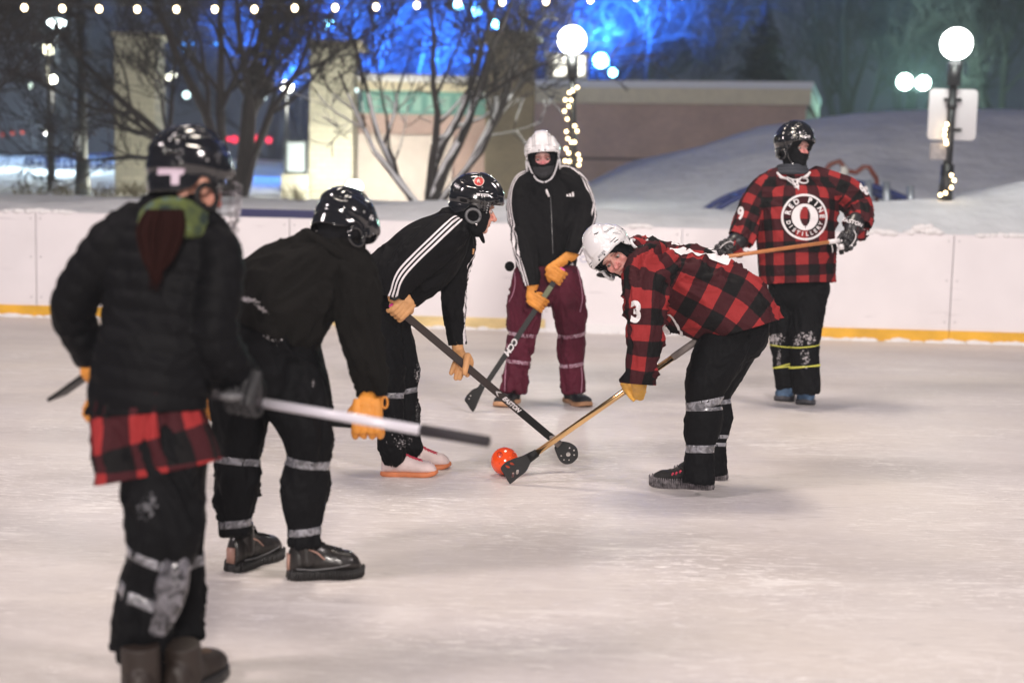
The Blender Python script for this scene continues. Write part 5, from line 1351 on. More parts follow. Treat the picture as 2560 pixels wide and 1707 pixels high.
# stripes sit on the outer side of each sleeve
for t, sg_ in ((a4R, -1), (a4L, 1)):
    side = np.array(RT)*sg_*1.0+np.array(BK)*.55
    i = len(t.C)//2; t.a0 = math.atan2(side @ t.N[i], side @ t.S[i])
j4 = garment('jacket', [t4, a4R, a4L], M_STR, r4, voxel=.0085, fold=.010, fv=10, seed=21, uvmode='stripe',
             cuts=[(PX(1362, 668, D4), IV(0, -1, 0), .32, [0]), (PX(1334, 713, D4-.22), IV(.12, -1, 0), .07), (PX(1432, 633, D4-.19), IV(-.25, -1, 0), .075)])
g4 = bvh(j4); m_ = j4.modifiers.new('t', 'SOLIDIFY'); m_.thickness = .003; m_.offset = -1
hip4 = Tube(D4, [(1362, 640, 0, 60, .7), (1364, 680, 0, 66, .78), (1366, 712, 0, 64, .85)], caps='rr')
l4R = Tube(D4, [(1330, 690, 0, 44, 1.1), (1314, 750, -.01, 42), (1309, 800, -.03, 40), (1306, 820, -.03, 37), (1305, 834, -.02, 31), (1301, 850, -.02, 33), (1298, 870, -.01, 34), (1296, 890, -.01, 31), (1295, 902, -.01, 27), (1290, 925, 0, 28), (1284, 978, 0, 33)], caps='rf')
l4L = Tube(D4, [(1402, 690, 0, 46, 1.1), (1418, 750, -.01, 43), (1426, 800, -.03, 38), (1429, 822, -.03, 36), (1430, 836, -.02, 30), (1430, 850, -.02, 33), (1430, 872, -.01, 33), (1430, 895, -.01, 31), (1430, 911, -.01, 27), (1431, 930, 0, 29), (1433, 982, 0, 30)], caps='rf')
p4 = garment('trousers', [hip4, l4R, l4L], M_MAROON, r4, voxel=.008, fold=.012, fu=6, fv=12, seed=33)
gp4 = bvh(p4)
for t, y in ((l4R, 834), (l4R, 902), (l4L, 836), (l4L, 911)): band('tape', t, fat(t, y), .024, gp4, M_TAPEM, r4, tilt=.006)
M_PIPE = mat('pink_piping', (0.42, 0.20, 0.28), .6)
def piping(pts, D, g, r, parent, m):
    a = crom([(x, y, 0) for x, y in pts], 8); P_ = []
    for x, y, _ in a:
        o = PX(x, y, D); d = (o-CAM).normalized(); h = g.ray_cast(CAM+d*(D-1), d, 3)
        if h[0] is not None: P_.append(h[0]-d*.001)
    return mesh_obj('piping', *poly_vf(P_, r, 6), m, parent)
piping([(1284, 668), (1288, 705), (1282, 735), (1272, 755)], D4, gp4, .0035, r4, M_PIPE)
piping([(1268, 860), (1266, 900), (1263, 940), (1262, 978)], D4, gp4, .004, r4, M_PIPE)
piping([(1444, 672), (1452, 710), (1456, 745), (1450, 780)], D4, gp4, .0035, r4, M_PIPE)
piping([(1453, 915), (1455, 945), (1453, 982)], D4, gp4, .0035, r4, M_PIPE)
fr4 = hframe(PX(1357, 397, D4-.05), (-.03, -.12, .98), (-.065, .98, .12))
n4 = PX(1362, 462, D4)
make_body(r4, fr4, n4, [(t4.sub(0, .8), .55), (a4R.sub(0, .75), .5), (a4L.sub(0, .75), .5), (l4R.sub(.1, .93), .5), (l4L.sub(.1, .93), .5)], skin=(.64, .36, .33), blush=(.66, .19, .21), bl=.95, closed=.55, voxel=.0045)
hood('balaclava', r4, fr4, n4, lambda L: (L[:, 1] > .02) & ((L[:, 0]/.050)**2+((L[:, 2]-.004)/.042)**2 < 1) & (L[:, 2] > -.046+.25*L[:, 0]**2*20), M_KNIT, g=.008)
hood('gaiter', r4, fr4, n4, lambda L: L[:, 2] > (-.050-.35*np.minimum(0, L[:, 1]-.02)), mat('dark_grey_knit', (0.030, 0.030, 0.034), .95, bump=.6, bscale=110, bdist=.002), g=.013, rneck=.074, nose=False)
hel4, fx4, pt4 = helmet(r4, fr4, M_HELW, M_WHITEP, M_WHITEP, True, sc_=1.04)
decal('zip', [([(-.002, -.30, 0), (.002, -.30, 0), (.002, .06, 0), (-.002, .06, 0)], [(0, 1, 2, 3)])], PX(1376, 520, D4), IV(1, .04, 0), IV(-.04, 1, 0), g4, M_GREYP, r4, off=.002)
mesh_obj('zip_pull', *poly_vf([PX(1366, 474, D4-.17), PX(1368, 482, D4-.175), PX(1373, 492, D4-.18)], [.006, .008, .007], 8), M_WHITE, r4)
lg = []
for k, h in enumerate((.018, .028, .040)):
    x0 = -.026+k*.018; lg.append(([(x0, 0, 0), (x0+.0125, 0, 0), (x0+.0125-.003, h*.75, 0), (x0+.0125-.012, h, 0) if False else (x0+.004-.006, h*.72, 0)], [(0, 1, 2, 3)]))
decal('chest_mark', lg, PX(1425, 496, D4), RT, UP, g4, M_WHITE, r4, off=.003, cell=.01)
mesh_obj('pouch', *ball(PX(1274, 666, D4+.06), (.032, .05, .033), k=16), M_BLACKC, r4)
s40, s41 = PX(1403, 678, D4-.26), PX(1214, 962, 8.86)
st4 = thing('broomball_stick', 'black stick with white lettering and pink butt held by the player in maroon trousers', 'broomball stick', G(1185, 1030), 'broomball sticks')
sf, A4, S4, N4 = shaft('shaft', s40, s41, .033, .024, M_CARBK, st4)
L4 = (s41-s40).length
shaft('butt_end', s40-A4*.02, s40+A4*.035, .036, .027, mat('pink_rubber', (0.72, 0.06, 0.34), .5), st4)
if N4.dot(CAM-s40) < 0: N4 = -N4
up4 = S4 if S4.dot(UP) > 0 else -S4
shaft_text('CCM', s40+A4*(L4*.66), A4, -up4, N4, .052, M_WHITE, st4, off=.0130, bold=.0016)
shaft('grip_mark', s40+A4*.11, s40+A4*.22, .0335, .0245, mat('grey_green_print', (0.12, 0.14, 0.07), .5), st4)
blade_px('paddle', 8.84, [(400, 515), (440, 555), (470, 560), (440, 640), (405, 710), (345, 850), (302, 945), (275, 966), (242, 940), (200, 870), (146, 790), (160, 738), (200, 680), (280, 610), (355, 575)], [(238, 710, 15), (214, 762, 13)], M_PLB, st4, th=.016, sc_=6.533, org=(1140, 880))
grip(D4, s40+A4*.035, A4, IV(.25, .5, .8), PX(1432, 632, D4-.19), M_LEATH, r4, s=.98, rs=.017, cuffr=.040, sleeve=a4L)
grip(D4, s40+A4*.24, -A4, IV(-.35, .15, 1), PX(1333, 708, D4-.22), M_LEATH, r4, s=.95, rs=.017, cuffr=.040, sleeve=a4R)
sneak4 = mat('dark_sneaker', (0.02, 0.02, 0.022), .6, var=.6, vscale=30)
for h_, t_ in (((1289, 1003), (1252, 1018)), ((1418, 1001), (1462, 1017))):
    h3, t3 = G(*h_), G(*t_); 
    shoe(r4, h3, h3+(t3-h3).normalized()*.31, .125, sneak4, M_GUM, laces=mat('grey_lace', (.2, .2, .21), .7), ht=.075, ankle=.11, solet=.028)

# ============================================================ standing plaid player (right back)
D5 = 9.3
r5 = person('standing plaid jersey player in black helmet looking right, round crest on the chest', D5, 1985, 1018)
M_PLAID5 = plaid('plaid_small', 0.069, 0.03, 0.02)
t5 = Tube(D5, [(1990, 458, 0, 46, .9), (1992, 474, 0, 80, .62), (1993, 500, -.01, 98, .60), (1992, 560, -.02, 97, .64), (1992, 640, -.02, 95, .68), (1993, 700, -.01, 93, .72), (1993, 740, -.01, 93, .72)], caps='rr')
a5R = Tube(D5, [(1945, 452, 0, 34, .8), (1914, 476, 0, 38), (1890, 510, 0, 39), (1872, 548, -.02, 36), (1857, 585, -.08, 33), (1840, 615, -.14, 30)], caps='rr')
a5L = Tube(D5, [(2040, 450, 0, 34, .8), (2082, 468, 0, 38), (2118, 486, .01, 38), (2144, 515, 0, 35), (2148, 545, -.07, 33), (2140, 575, -.14, 31)], caps='rr')
j5 = garment('jersey', [t5, a5R, a5L], M_PLAID5, r5, voxel=.0085, fold=.011, fv=9, seed=51, uscale=.92,
             cuts=[(PX(1992, 709, D5), IV(.03, -1, 0), .36, [0]), (PX(1851, 598, D5-.12), IV(-.55, -.8, .2), .10), (PX(2143, 560, D5-.12), IV(-.2, -1, .3), .10)],
             foldmask=lambda P: 1-.75*np.exp(-((P-np.array(PX(1998, 549, D5-.18)))**2).sum(1)/.03))
g5 = bvh(j5); m_ = j5.modifiers.new('t', 'SOLIDIFY'); m_.thickness = .003; m_.offset = -1
hip5 = Tube(D5, [(1993, 680, 0, 72, .7), (1995, 720, 0, 74, .75)], caps='rr')
l5R = Tube(D5, [(1962, 720, .03, 42), (1959, 790, .03, 36), (1955, 840, .02, 29), (1955, 866, .03, 25), (1958, 915, .03, 23), (1964, 950, .03, 22), (1966, 968, .03, 23)], caps='rf')
l5L = Tube(D5, [(2030, 720, -.02, 44), (2018, 790, -.04, 39), (2014, 840, -.06, 36), (2012, 866, -.05, 34), (2012, 915, -.05, 33), (2014, 955, -.05, 33), (2015, 982, -.05, 33)], caps='rf')
p5 = garment('trousers', [hip5, l5R, l5L], M_PANTS, r5, voxel=.008, fold=.009, fu=6, fv=11, seed=55)
gp5 = bvh(p5)
M_YEL = mat('yellow_cord', (0.62, 0.62, 0.10), .6)
for t, y, ti in ((l5R, 864, -.012), (l5R, 916, .0), (l5R, 912, .012), (l5L, 864, .012), (l5L, 918, .003), (l5L, 915, .010)):
    band('cord', t, fat(t, y), .007, gp5, M_YEL, r5, off=.006, tilt=ti)
dust(gp5, [(1955, 848, 18, 15, 0, 60), (2003, 850, 12, 22, .3, 40), (2030, 845, 14, 16, 0, 36), (1960, 895, 5, 25, 0, 30), (2018, 895, 12, 25, 0, 24)], D5-.2, r5)
fr5 = hframe(PX(1985, 372, D5-.02), (.60, -.04, .80), (-.01, 1, .02))
n5 = PX(1990, 436, D5)
make_body(r5, fr5, n5, [(t5.sub(0, .8), .55), (a5R.sub(0, .75), .5), (a5L.sub(0, .75), .5), (l5R.sub(.1, .95), .5), (l5L.sub(.1, .93), .5)], skin=(.62, .34, .30), blush=(.68, .20, .19), bl=.8, closed=.4, voxel=.0045)
hood('balaclava', r5, fr5, n5, lambda L: (L[:, 1] > .02) & ((L[:, 0]/.050)**2+((L[:, 2]-.002)/.044)**2 < 1) & (L[:, 2] > -.040), M_KNIT, g=.009)
mesh_obj('gaiter', *merge([poly_vf([HP(fr5, (.086+.010*k)*math.cos(a), -.015+(.084+.010*k)*math.sin(a), -.118-.020*k) for a in np.linspace(0, 2*math.pi, 29)], .016, 8) for k in range(3)]), M_GAIT, r5)
hel5, fx5, pt5 = helmet(r5, fr5, M_HELB, M_HELB, M_HELB, False, sc_=1.07)
hel_text('BAUER', .020, -18, .90, pt5, hel5, M_WHITE); hel_text('BAUER', .018, 75, .86, pt5, hel5, M_WHITE, flip=-1)
mat('pale_collar', (.7, .66, .68), .6)
for pts in (((1942, 431), (1952, 443), (1966, 447)), ((2006, 445), (2018, 440), (2026, 430))): 
    a = [PX(x, y, D5-.145) for x, y in pts]; mesh_obj('collar', *poly_vf(a, [.006, .011, .006], 8), M_WHITE, r5)
# neck lacing
lc = []
for pts in (((1966, 447), (1980, 458), (1992, 466)), ((1966, 443), (1985, 450), (2004, 446)), ((1978, 448), (1988, 462), (1997, 474)), ((2004, 443), (1995, 455), (1984, 464)), ((1990, 450), (2006, 458), (2018, 456), (2018, 448), (2006, 446)), ((1992, 452), (1996, 468), (1986, 468))):
    a = []
    for x, y in pts:
        o = PX(x, y, D5); d = (o-CAM).normalized(); h = g5.ray_cast(CAM+d*(D5-1.2), d, 3); a.append((h[0] if h[0] is not None else o-d*.15)-d*.006)
    mesh_obj('neck_lace', *poly_vf([Vector(q) for q in crom([tuple(v) for v in a], 4)], .0055, 6), M_WHITE, r5)
# crest
E = []; c5 = PX(1998, 549, D5); n_ = 64
circ = lambda r, n=64: [(r*math.cos(a), r*math.sin(a)) for a in np.linspace(0, 2*math.pi, n+1)[:-1]]
E.append(me2vf(shape2d([circ(.150), circ(.136)]), idt))
cone = []
for k in range(9):
    t = k/8; y = .060-.108*t; w_ = .037*math.sin(math.pi*(.12+.80*t))**.6; cone += [(w_, y), (w_*.84, y-.009)]
cone = [(0, .068)]+cone+[(.004, -.056), (.001, -.074)]; cone = cone+[(-x, y) for x, y in reversed(cone[1:])]
E.append(me2vf(shape2d([circ(.086), cone]), idt))
def arc_text(txt, r, a_mid, da, size, flip=False, bold=.0022):
    out = []
    for i, ch in enumerate(txt):
        if ch == ' ': continue
        k = i-(len(txt)-1)/2; a = math.radians(a_mid + (k*da if flip else -k*da)); rot = a-math.pi/2 + (math.pi if flip else 0)
        me = text2d(ch, size, bold); cx_, cy_ = r*math.cos(a), r*math.sin(a); c, s = math.cos(rot), math.sin(rot)
        out.append(me2vf(me, lambda co, c=c, s=s: (cx_+co.x*c*.95-co.y*s, cy_+co.x*s*.95+co.y*c, 0)))
    return out
E += arc_text('RED PINE', .111, 84, 23, .046); E += arc_text('DISTILLERY', .111, -92, 15.5, .035, True, .0012)
decal('crest', E[:1]+[me2vf(shape2d([circ(.086)]), idt)]+arc_text('RED PINE', .111, 84, 23, .046), PX(1640, 806, D6+.01), BK*1.0, IV(-.86, .50, 0).normalized(), g6, M_WHITE, r6, off=.005, cell=.014, dirv=IV(.50, .86, 0))
decal('crest', E, c5, RT, UP, g5, M_WHITE, r5, off=.005, cell=.012)
numdecal('9', .115, PX(1857, 538, D5), IV(1, .15, 0), IV(-.15, 1, 0), -BK+RT*.3, g5, r5, sx_=.8)
numdecal('80', .10, PX(2152, 478, D5), IV(.9, -.45, 0), IV(.45, .9, 0), -BK-RT*.25-UP*.2, g5, r5, sx_=.8)
# hockey gloves: rolled cuff, padded back and fingers
def hockey_glove(parent, wrist, hand, X, back, cufftxt=None, s=1.0):
    wrist, hand = Vector(wrist), Vector(hand); Y = (hand-wrist).normalized(); X = (X-Y*X.dot(Y)).normalized(); Z = X.cross(Y)
    if Z.dot(back) < 0: Z = -Z
    P = lambda x, y, z: hand+X*x*s+Y*y*s+Z*z*s
    parts = [Tube(0, None, world=[tuple(wrist-Y*.04)+(.058*s,), tuple(wrist+Y*.02)+(.062*s,), tuple(wrist+Y*.055)+(.050*s,)], ratio=.9, caps='rr').mesh(k=24)]
    parts.append(ball(P(0, -.02, .0), (.050*s, .055*s, .040*s), (X, Y, Z)))
    V, F = merge(parts); 
    for x in (-.036, -.012, .012, .036):
        for y0, z0 in ((-.025, .030), (.012, .034)): parts.append(ball(P(x, y0, z0), (.0115*s, .019*s, .013*s), (X, Y, Z), 14))
        parts.append(ball(P(x, .045, .018), (.012*s, .017*s, .016*s), (X, Y, Z), 14)); parts.append(ball(P(x, .055, -.012), (.012*s, .015*s, .019*s), (X, Y, Z), 14)); parts.append(ball(P(x, .036, -.036), (.012*s, .018*s, .014*s), (X, Y, Z), 14))
    for t in range(4): parts.append(ball(P(.052-.004*t, -.015+.014*t, -.012-.010*t), (.016*s,)*3, None, 14))
    V, F = merge(parts); me = remesh(V, F, .0034, 1); me.materials.append(M_HG); me.polygons.foreach_set('use_smooth', [True]*len(me.polygons)); me.name = 'hockey_glove'
    o = fin(bpy.data.objects.new('hockey_glove', me), parent)
    pts = [P(.03, -.07, .028), P(.0, -.03, .050), P(-.004, .02, .052), P(-.002, .055, .036)]; mesh_obj('piping', *poly_vf([Vector(v) for v in crom([tuple(p) for p in pts], 5)], .003, 6), M_WHITE, o)
    pts = [P(-.045, -.055, .020), P(-.02, -.045, .044), P(.03, -.06, .034)]; mesh_obj('piping', *poly_vf([Vector(v) for v in crom([tuple(p) for p in pts], 5)], .002, 6), M_GREYT, o)
    return o
M_HG = mat('hockey_glove_black', (0.016, 0.015, 0.017), .38, bump=.3, bscale=50, bdist=.003, coat=.2)
gl5 = hockey_glove(r5, PX(2136, 562, D5-.16), PX(2120, 600, D5-.21), IV(-.6, -.3, .5), IV(.3, .1, 1))
decal('cuff_lettering', [me2vf(text2d('EASTON', .034, .0012, .2), idt)], PX(2130, 556, D5-.2), IV(.93, -.33, 0), IV(.33, .93, 0), bvh(gl5), M_WHITE, gl5, off=.003, cell=.01)
gr5 = hockey_glove(r5, PX(1843, 604, D5-.15), PX(1812, 622, D5-.20), IV(.3, -.7, .5), IV(-.3, .6, .8), s=1.0)
s50, s51 = PX(2102, 601, D5-.24), PX(1560, 678, 8.75)
st5 = thing('broomball_stick', 'orange wooden shaft held level across the waist of the standing plaid player', 'broomball stick', s51, 'broomball sticks')
A5 = (s51-s50).normalized(); mesh_obj('shaft', *rod_vf(s50+A5*.03, s51, .0125, 16), M_WOOD, st5); mesh_obj('tape', *rod_vf(s50+A5*.012, s50+A5*.085, .0155, 16), M_WHITE, st5)
mesh_obj('butt', *rod_vf(PX(2103, 618, D5-.24), PX(2104, 634, D5-.22), .016, 14), M_PLB, st5); mesh_obj('butt_tape', *rod_vf(PX(2102, 610, D5-.24), PX(2103, 624, D5-.235), .019, 14), M_WHITE, st5)
mesh_obj('cord_end', *poly_vf([PX(2079, 612, D5-.23), PX(2082, 624, D5-.23), PX(2081, 632, D5-.23)], .003, 6), M_WHITE, st5)
mesh_obj('paddle', *ball(s51+A5*.08, (.10, .03, .014), (A5, RT.cross(A5).normalized(), A5.cross(RT.cross(A5)).normalized())), M_PLB, st5)
blue5 = mat('blue_sneaker', (0.06, 0.12, 0.21), .6, var=.5, vscale=25)
for h_, t_ in (((1972, 990), (1945, 1014)), ((2018, 998), (2008, 1022))):
    h3, t3 = G(*h_), G(*t_); shoe(r5, h3, h3+(t3-h3).normalized()*.30, .125, blue5, mat('dark_sole', (.06, .06, .07), .7, var=.5, vscale=30), laces=M_GREYT, ht=.10, ankle=.12, solet=.03, toeh=.075)
# ============================================================ striped jacket, black helmet, leaning right (left centre)
D3 = 6.86
r3 = person('player in black helmet and striped black jacket leaning right, white shoes with red laces', D3, 1020, 1185)
t3_ = Tube(D3, [(1132, 570, 0, 52, .9), (1108, 598, 0, 70, 1.1), (1072, 632, 0, 84, 1.15), (1020, 675, 0, 86, 1.1), (968, 715, 0, 78, 1.15), (940, 760, 0, 68, 1.25), (930, 800, 0, 60, 1.3)], caps='rr')
a3R = Tube(D3, [(1120, 580, -.13, 50), (1085, 612, -.19, 50), (1042, 652, -.22, 45), (1008, 690, -.23, 40), (992, 725, -.22, 30), (982, 755, -.21, 24)], caps='rr', a0=0.0, step=.01)
a3L = Tube(D3, [(1118, 585, .10, 48), (1142, 612, .17, 44), (1136, 670, .19, 36), (1133, 730, .18, 31), (1136, 790, .14, 27), (1142, 840, .08, 22), (1147, 880, .05, 19)], caps='rr', a0=math.radians(0), step=.01)
side = np.array(BK)*1.0+np.array(UP)*.12; i = len(a3R.C)//2; a3R.a0 = math.atan2(side @ a3R.N[i], side @ a3R.S[i])
side = np.array(RT)*1.0+np.array(BK)*.15; i = len(a3L.C)//2; a3L.a0 = math.atan2(side @ a3L.N[i], side @ a3L.S[i])
j3 = garment('jacket', [t3_, a3R, a3L], M_STR, r3, voxel=.008, fold=.010, fv=10, seed=71, uvmode='stripe',
             cuts=[(PX(984, 744, D3-.22), IV(-.25, -1, 0), .075), (PX(1144, 862, D3+.06), IV(.1, -1, 0), .07)])
g3 = bvh(j3); m_ = j3.modifiers.new('t', 'SOLIDIFY'); m_.thickness = .003; m_.offset = -1
hip3 = Tube(D3, [(945, 745, 0, 62, 1.3), (942, 790, 0, 62, 1.2)], caps='rr')
l3N = Tube(D3, [(946, 790, -.09, 60), (955, 850, -.09, 48), (965, 910, -.09, 42), (970, 950, -.09, 38), (978, 975, -.09, 30), (980, 992, -.09, 25), (983, 1015, -.09, 26), (980, 1060, -.09, 27), (976, 1095, -.09, 30), (982, 1122, -.09, 33), (982, 1136, -.09, 28)], caps='rr')
l3F = Tube(D3, [(972, 790, .12, 50), (992, 850, .12, 40), (1006, 900, .12, 37), (1014, 938, .12, 34), (1016, 962, .12, 27), (1018, 977, .12, 22), (1020, 1000, .12, 24), (1022, 1055, .12, 24), (1026, 1100, .12, 26), (1034, 1120, .12, 24)], caps='rr')
p3g = garment('trousers', [hip3, l3N, l3F], M_PANTS, r3, voxel=.0075, fold=.010, fu=7, fv=16, seed=73)
gp3 = bvh(p3g)
band('tape', l3N, fat(l3N, 991), .028, gp3, M_TAPE, r3, tilt=-.006); band('tape', l3F, fat(l3F, 976), .026, gp3, M_TAPE, r3, tilt=.004)
dust(gp3, [(1040, 935, 7, 24, 0, 40), (1040, 1040, 5, 40, 0, 24), (1012, 1104, 16, 12, 0, 26), (975, 1100, 4, 4, 0, 3), (1000, 1070, 20, 40, 0, 10)], D3, r3, thin=.2)
fr3 = hframe(PX(1186, 521, D3), (.965, -.20, -.14), (.20, .97, .03))
n3 = PX(1132, 578, D3)
make_body(r3, fr3, n3, [(t3_.sub(0, .8), .55), (a3R.sub(0, .7), .5), (a3L.sub(0, .75), .5), (l3N.sub(.1, .95), .5), (l3F.sub(.1, .95), .5)], skin=(.66, .36, .27), blush=(.66, .22, .17), bl=.6)
fl = [ball(HP(fr3, s*.055, .028, -.062), (.034, .048, .058), (fr3[1], fr3[2], fr3[3])) for s in (-1, 1)]+[ball(HP(fr3, 0, .035, -.108), (.05, .045, .025), (fr3[1], fr3[2], fr3[3]))]
hd3 = hood('helmet_hood', r3, fr3, n3, lambda L: (L[:, 1] > .050+.25*np.maximum(0, -L[:, 2]-.02)*0) & (np.abs(L[:, 0]) < .062) & (L[:, 2] < .06) & (L[:, 2] > -.125) & (L[:, 1] > .066-.55*np.maximum(0, -L[:, 2]-.03)-.2*np.maximum(0, .03-np.abs(L[:, 0]))), M_KNIT, g=.009, extra=fl, nose=False)
hel3, fx3, pt3 = helmet(r3, fr3, M_HELB, M_GREYP, M_KNIT, False, tiltf=math.radians(0))
gh3 = bvh(hel3)
hc3 = PX(1197, 452, D3-.1)
M_STK = mat('sticker_red', (.55, .05, .045), .4); M_STW = mat('sticker_cream', (.62, .52, .46), .4)
decal('sticker', [me2vf(shape2d([circ(.0255, 32)]), idt)], hc3, IV(.98, -.16, 0), IV(.16, .98, 0), gh3, M_STK, hel3, off=.0008, cell=.008)
st_ = [me2vf(shape2d([circ(.0255, 32), circ(.0222, 32)]), idt), me2vf(text2d('R', .026, .0015), idt)]+arc_text('RED WINGS FAN CLUB', .0188, 90, 19, .0075, bold=.0002)
decal('sticker_print', st_[:2]+arc_text('HOCKEY', .0188, 90, 30, .008, bold=.0003)[:0], hc3, IV(.98, -.16, 0), IV(.16, .98, 0), gh3, M_STW, hel3, off=.0016, cell=.006)
decal('side_label', [([(-.030, -.006, 0), (.030, -.006, 0), (.030, .006, 0), (-.030, .006, 0)], [(0, 1, 2, 3)])], PX(1207, 488, D3-.1), IV(.99, -.07, 0), IV(.07, .99, 0), gh3, M_WHITE, hel3, off=.001, cell=.008)
decal('side_label_print', [([(-.003, -.0035, 0), (.026, -.0035, 0), (.026, .0015, 0), (-.003, .0015, 0)], [(0, 1, 2, 3)])], PX(1207, 488, D3-.1), IV(.99, -.07, 0), IV(.07, .99, 0), gh3, M_GREYT, hel3, off=.0016, cell=.008)
sn = HP(fr3, 0, 0, 0); V, F = ball(PX(1191, 561, D3-.098), .0068, None, 16); mesh_obj('snap', V, F, mat('snap_metal', (.75, .72, .72), .25, .9), r3)
for k in range(5):
    c = PX(1221-k*1.2, 508+k*6, D3-.098); mesh_obj('snap', *ball(c, .0042, None, 10), MT['screw_grey'], r3)
mesh_obj('drawcord', *poly_vf([PX(x, y, D3-.05) for x, y in ((1181, 588), (1184, 602), (1185, 616), (1183, 624))], .0022, 6), M_PLB, r3)
mesh_obj('cord_toggle', *rod_vf(PX(1184, 622, D3-.05), PX(1182, 636, D3-.05), .0055, 8, .004), M_TAN, r3)
# its stick
s30, s31 = PX(1012, 787, D3-.16), PX(1380, 1096, 7.05)
st3 = thing('broomball_stick', 'dark brown stick with white lettering and round holed paddle crossing behind the gold stick', 'broomball stick', G(1415, 1150), 'broomball sticks')
sf, A3, S3, N3 = shaft('shaft', s30, s31, .037, .024, M_CARB, st3, .005)
if N3.dot(CAM-s30) < 0: N3 = -N3
L3 = (s31-s30).length
shaft('butt_end', s30-A3*.085, s30+A3*.012, .039, .027, MT['pink_rubber'], st3)
shaft('lower_wrap', s30+A3*(L3*.76), s31, .0376, .0246, M_CARBK, st3)
up3 = S3 if S3.dot(UP) > 0 else -S3
kk = (1267-1012)/(1380-1012)
shaft_text('EASTON', s30+A3*(L3*(kk+.015)), A3, up3, N3, .029, M_WHITE, st3, off=.0128, bold=.0014, shear=.35)
mesh_obj('arrow_mark', *merge([poly_vf([s30+A3*(L3*kk-.070+dx)+up3*(sg_*.012)+N3*.013, s30+A3*(L3*kk-.090+dx)+N3*.013], .0017, 4) for dx in (0, .007) for sg_ in (-1, 1)]), M_WHITE, st3)
mesh_obj('tape', *rod_vf(PX(1372, 1088, 7.05), PX(1400, 1112, 7.05), .020, 16, .019), M_GTAPE, st3)
blade_px('paddle', 7.06, [(1590, 592), (1640, 540), (1690, 500), (1745, 497), (1850, 520), (1930, 570), (1973, 640), (1975, 745), (1940, 800), (1880, 850), (1795, 870), (1735, 855), (1668, 795), (1620, 690)], [(1818, 708, 42), (1840, 600, 19), (1915, 640, 18), (1918, 717, 18), (1832, 800, 18), (1747, 800, 17), (1700, 733, 19)], M_PLB, st3, th=.014, sc_=6.72, org=(1150, 1030))
grip(D3, s30-A3*.040, A3, IV(-.1, .15, 1), PX(987, 738, D3-.22), M_TAN, r3, s=.95, rs=.018, cuffr=.040, sleeve=a3R)
mesh_obj('watch_strap', *poly_vf([PX(976, 745, D3-.27), PX(986, 749, D3-.28), PX(998, 742, D3-.27)], .007, 8), M_PLB, r3)
# lower hand: shaft passes between the forefinger in front and three loose fingers behind
d_ = depth(s30.lerp(s31, .40))-D3
pxhand(D3, [[(1143, 862, .05, 14.5), (1147, 880, .045, 15, .8), (1156, 900, d_+.02, 17, .7), (1163, 915, d_+.015, 15, .7)],
            [(1168, 892, d_+.0, 10), (1166, 908, d_-.028, 8.5), (1163, 924, d_-.032, 7.6), (1162, 933, d_-.028, 6.6)],
            [(1148, 893, d_+.035, 9), (1137, 910, d_+.04, 7.5), (1131, 924, d_+.035, 6.6), (1128, 933, d_+.03, 6.0)],
            [(1154, 900, d_+.04, 9), (1146, 925, d_+.045, 7.6), (1141, 940, d_+.04, 6.8), (1140, 946, d_+.035, 6.0)],
            [(1160, 903, d_+.042, 9), (1154, 926, d_+.05, 7.6), (1151, 940, d_+.045, 6.8), (1149, 946, d_+.04, 6.0)],
            [(1168, 890, d_+.02, 10), (1176, 905, d_+.03, 8.5), (1174, 920, d_+.045, 7), (1168, 938, d_+.04, 6)]], M_TAN, r3)
for h_, t_ in (((953, 1188), (1093, 1188)), ((1002, 1166), (1126, 1170))):
    shoe(r3, G(*h_), G(*t_), .11, M_PINKS, M_ORS, laces=M_RED, ht=.100, ankle=.12, solet=.022, toeh=.062, lace_r=.003)

# ============================================================ dark sweater, seen from behind (second from left)
D2_ = 5.0
r2 = person('player in plain dark sweater and black helmet seen from behind, orange glove on the right', D2_, 690, 1440)
t2 = Tube(D2_, [(842, 640, .02, 70, .9), (812, 660, .0, 88, 1.0), (762, 702, 0, 118, 1.05), (706, 755, 0, 138, 1.0), (668, 810, 0, 134, .95), (650, 870, 0, 132, .92)], caps='rr')
a2R = Tube(D2_, [(850, 650, .0, 70), (880, 700, -.02, 66), (892, 760, -.05, 60), (902, 830, -.05, 52), (917, 900, -.03, 44), (930, 960, .0, 36), (933, 1010, .02, 30)], caps='rr')
a2L = Tube(D2_, [(760, 640, .18, 60), (640, 760, .28, 50), (560, 900, .25, 42), (530, 980, .18, 34)], caps='rr')
j2 = garment('sweater', [t2, a2R, a2L], M_SWEAT, r2, voxel=.0085, fold=.013, fu=8, fv=8, seed=91, cuts=[(PX(932, 990, D2_), IV(.06, -1, 0), .09), (PX(690, 838, D2_), IV(-.45, -1, 0), .38, [0])])
m_ = j2.modifiers.new('t', 'SOLIDIFY'); m_.thickness = .003; m_.offset = -1; g2 = bvh(j2)
wb2 = Tube(D2_, [(720, 745, 0, 108, .95), (690, 800, 0, 120, .95), (665, 870, 0, 128, .95), (660, 930, 0, 125, .95)], caps='rr')
l2R = Tube(D2_, [(712, 900, .02, 92, 1.0), (735, 960, .0, 86), (752, 1030, -.03, 76), (766, 1085, -.04, 64), (770, 1125, -.03, 56), (770, 1150, -.02, 51), (764, 1180, -.02, 57), (759, 1240, -.01, 56), (760, 1290, 0, 47), (762, 1328, 0, 39), (762, 1362, 0, 42)], caps='rf')
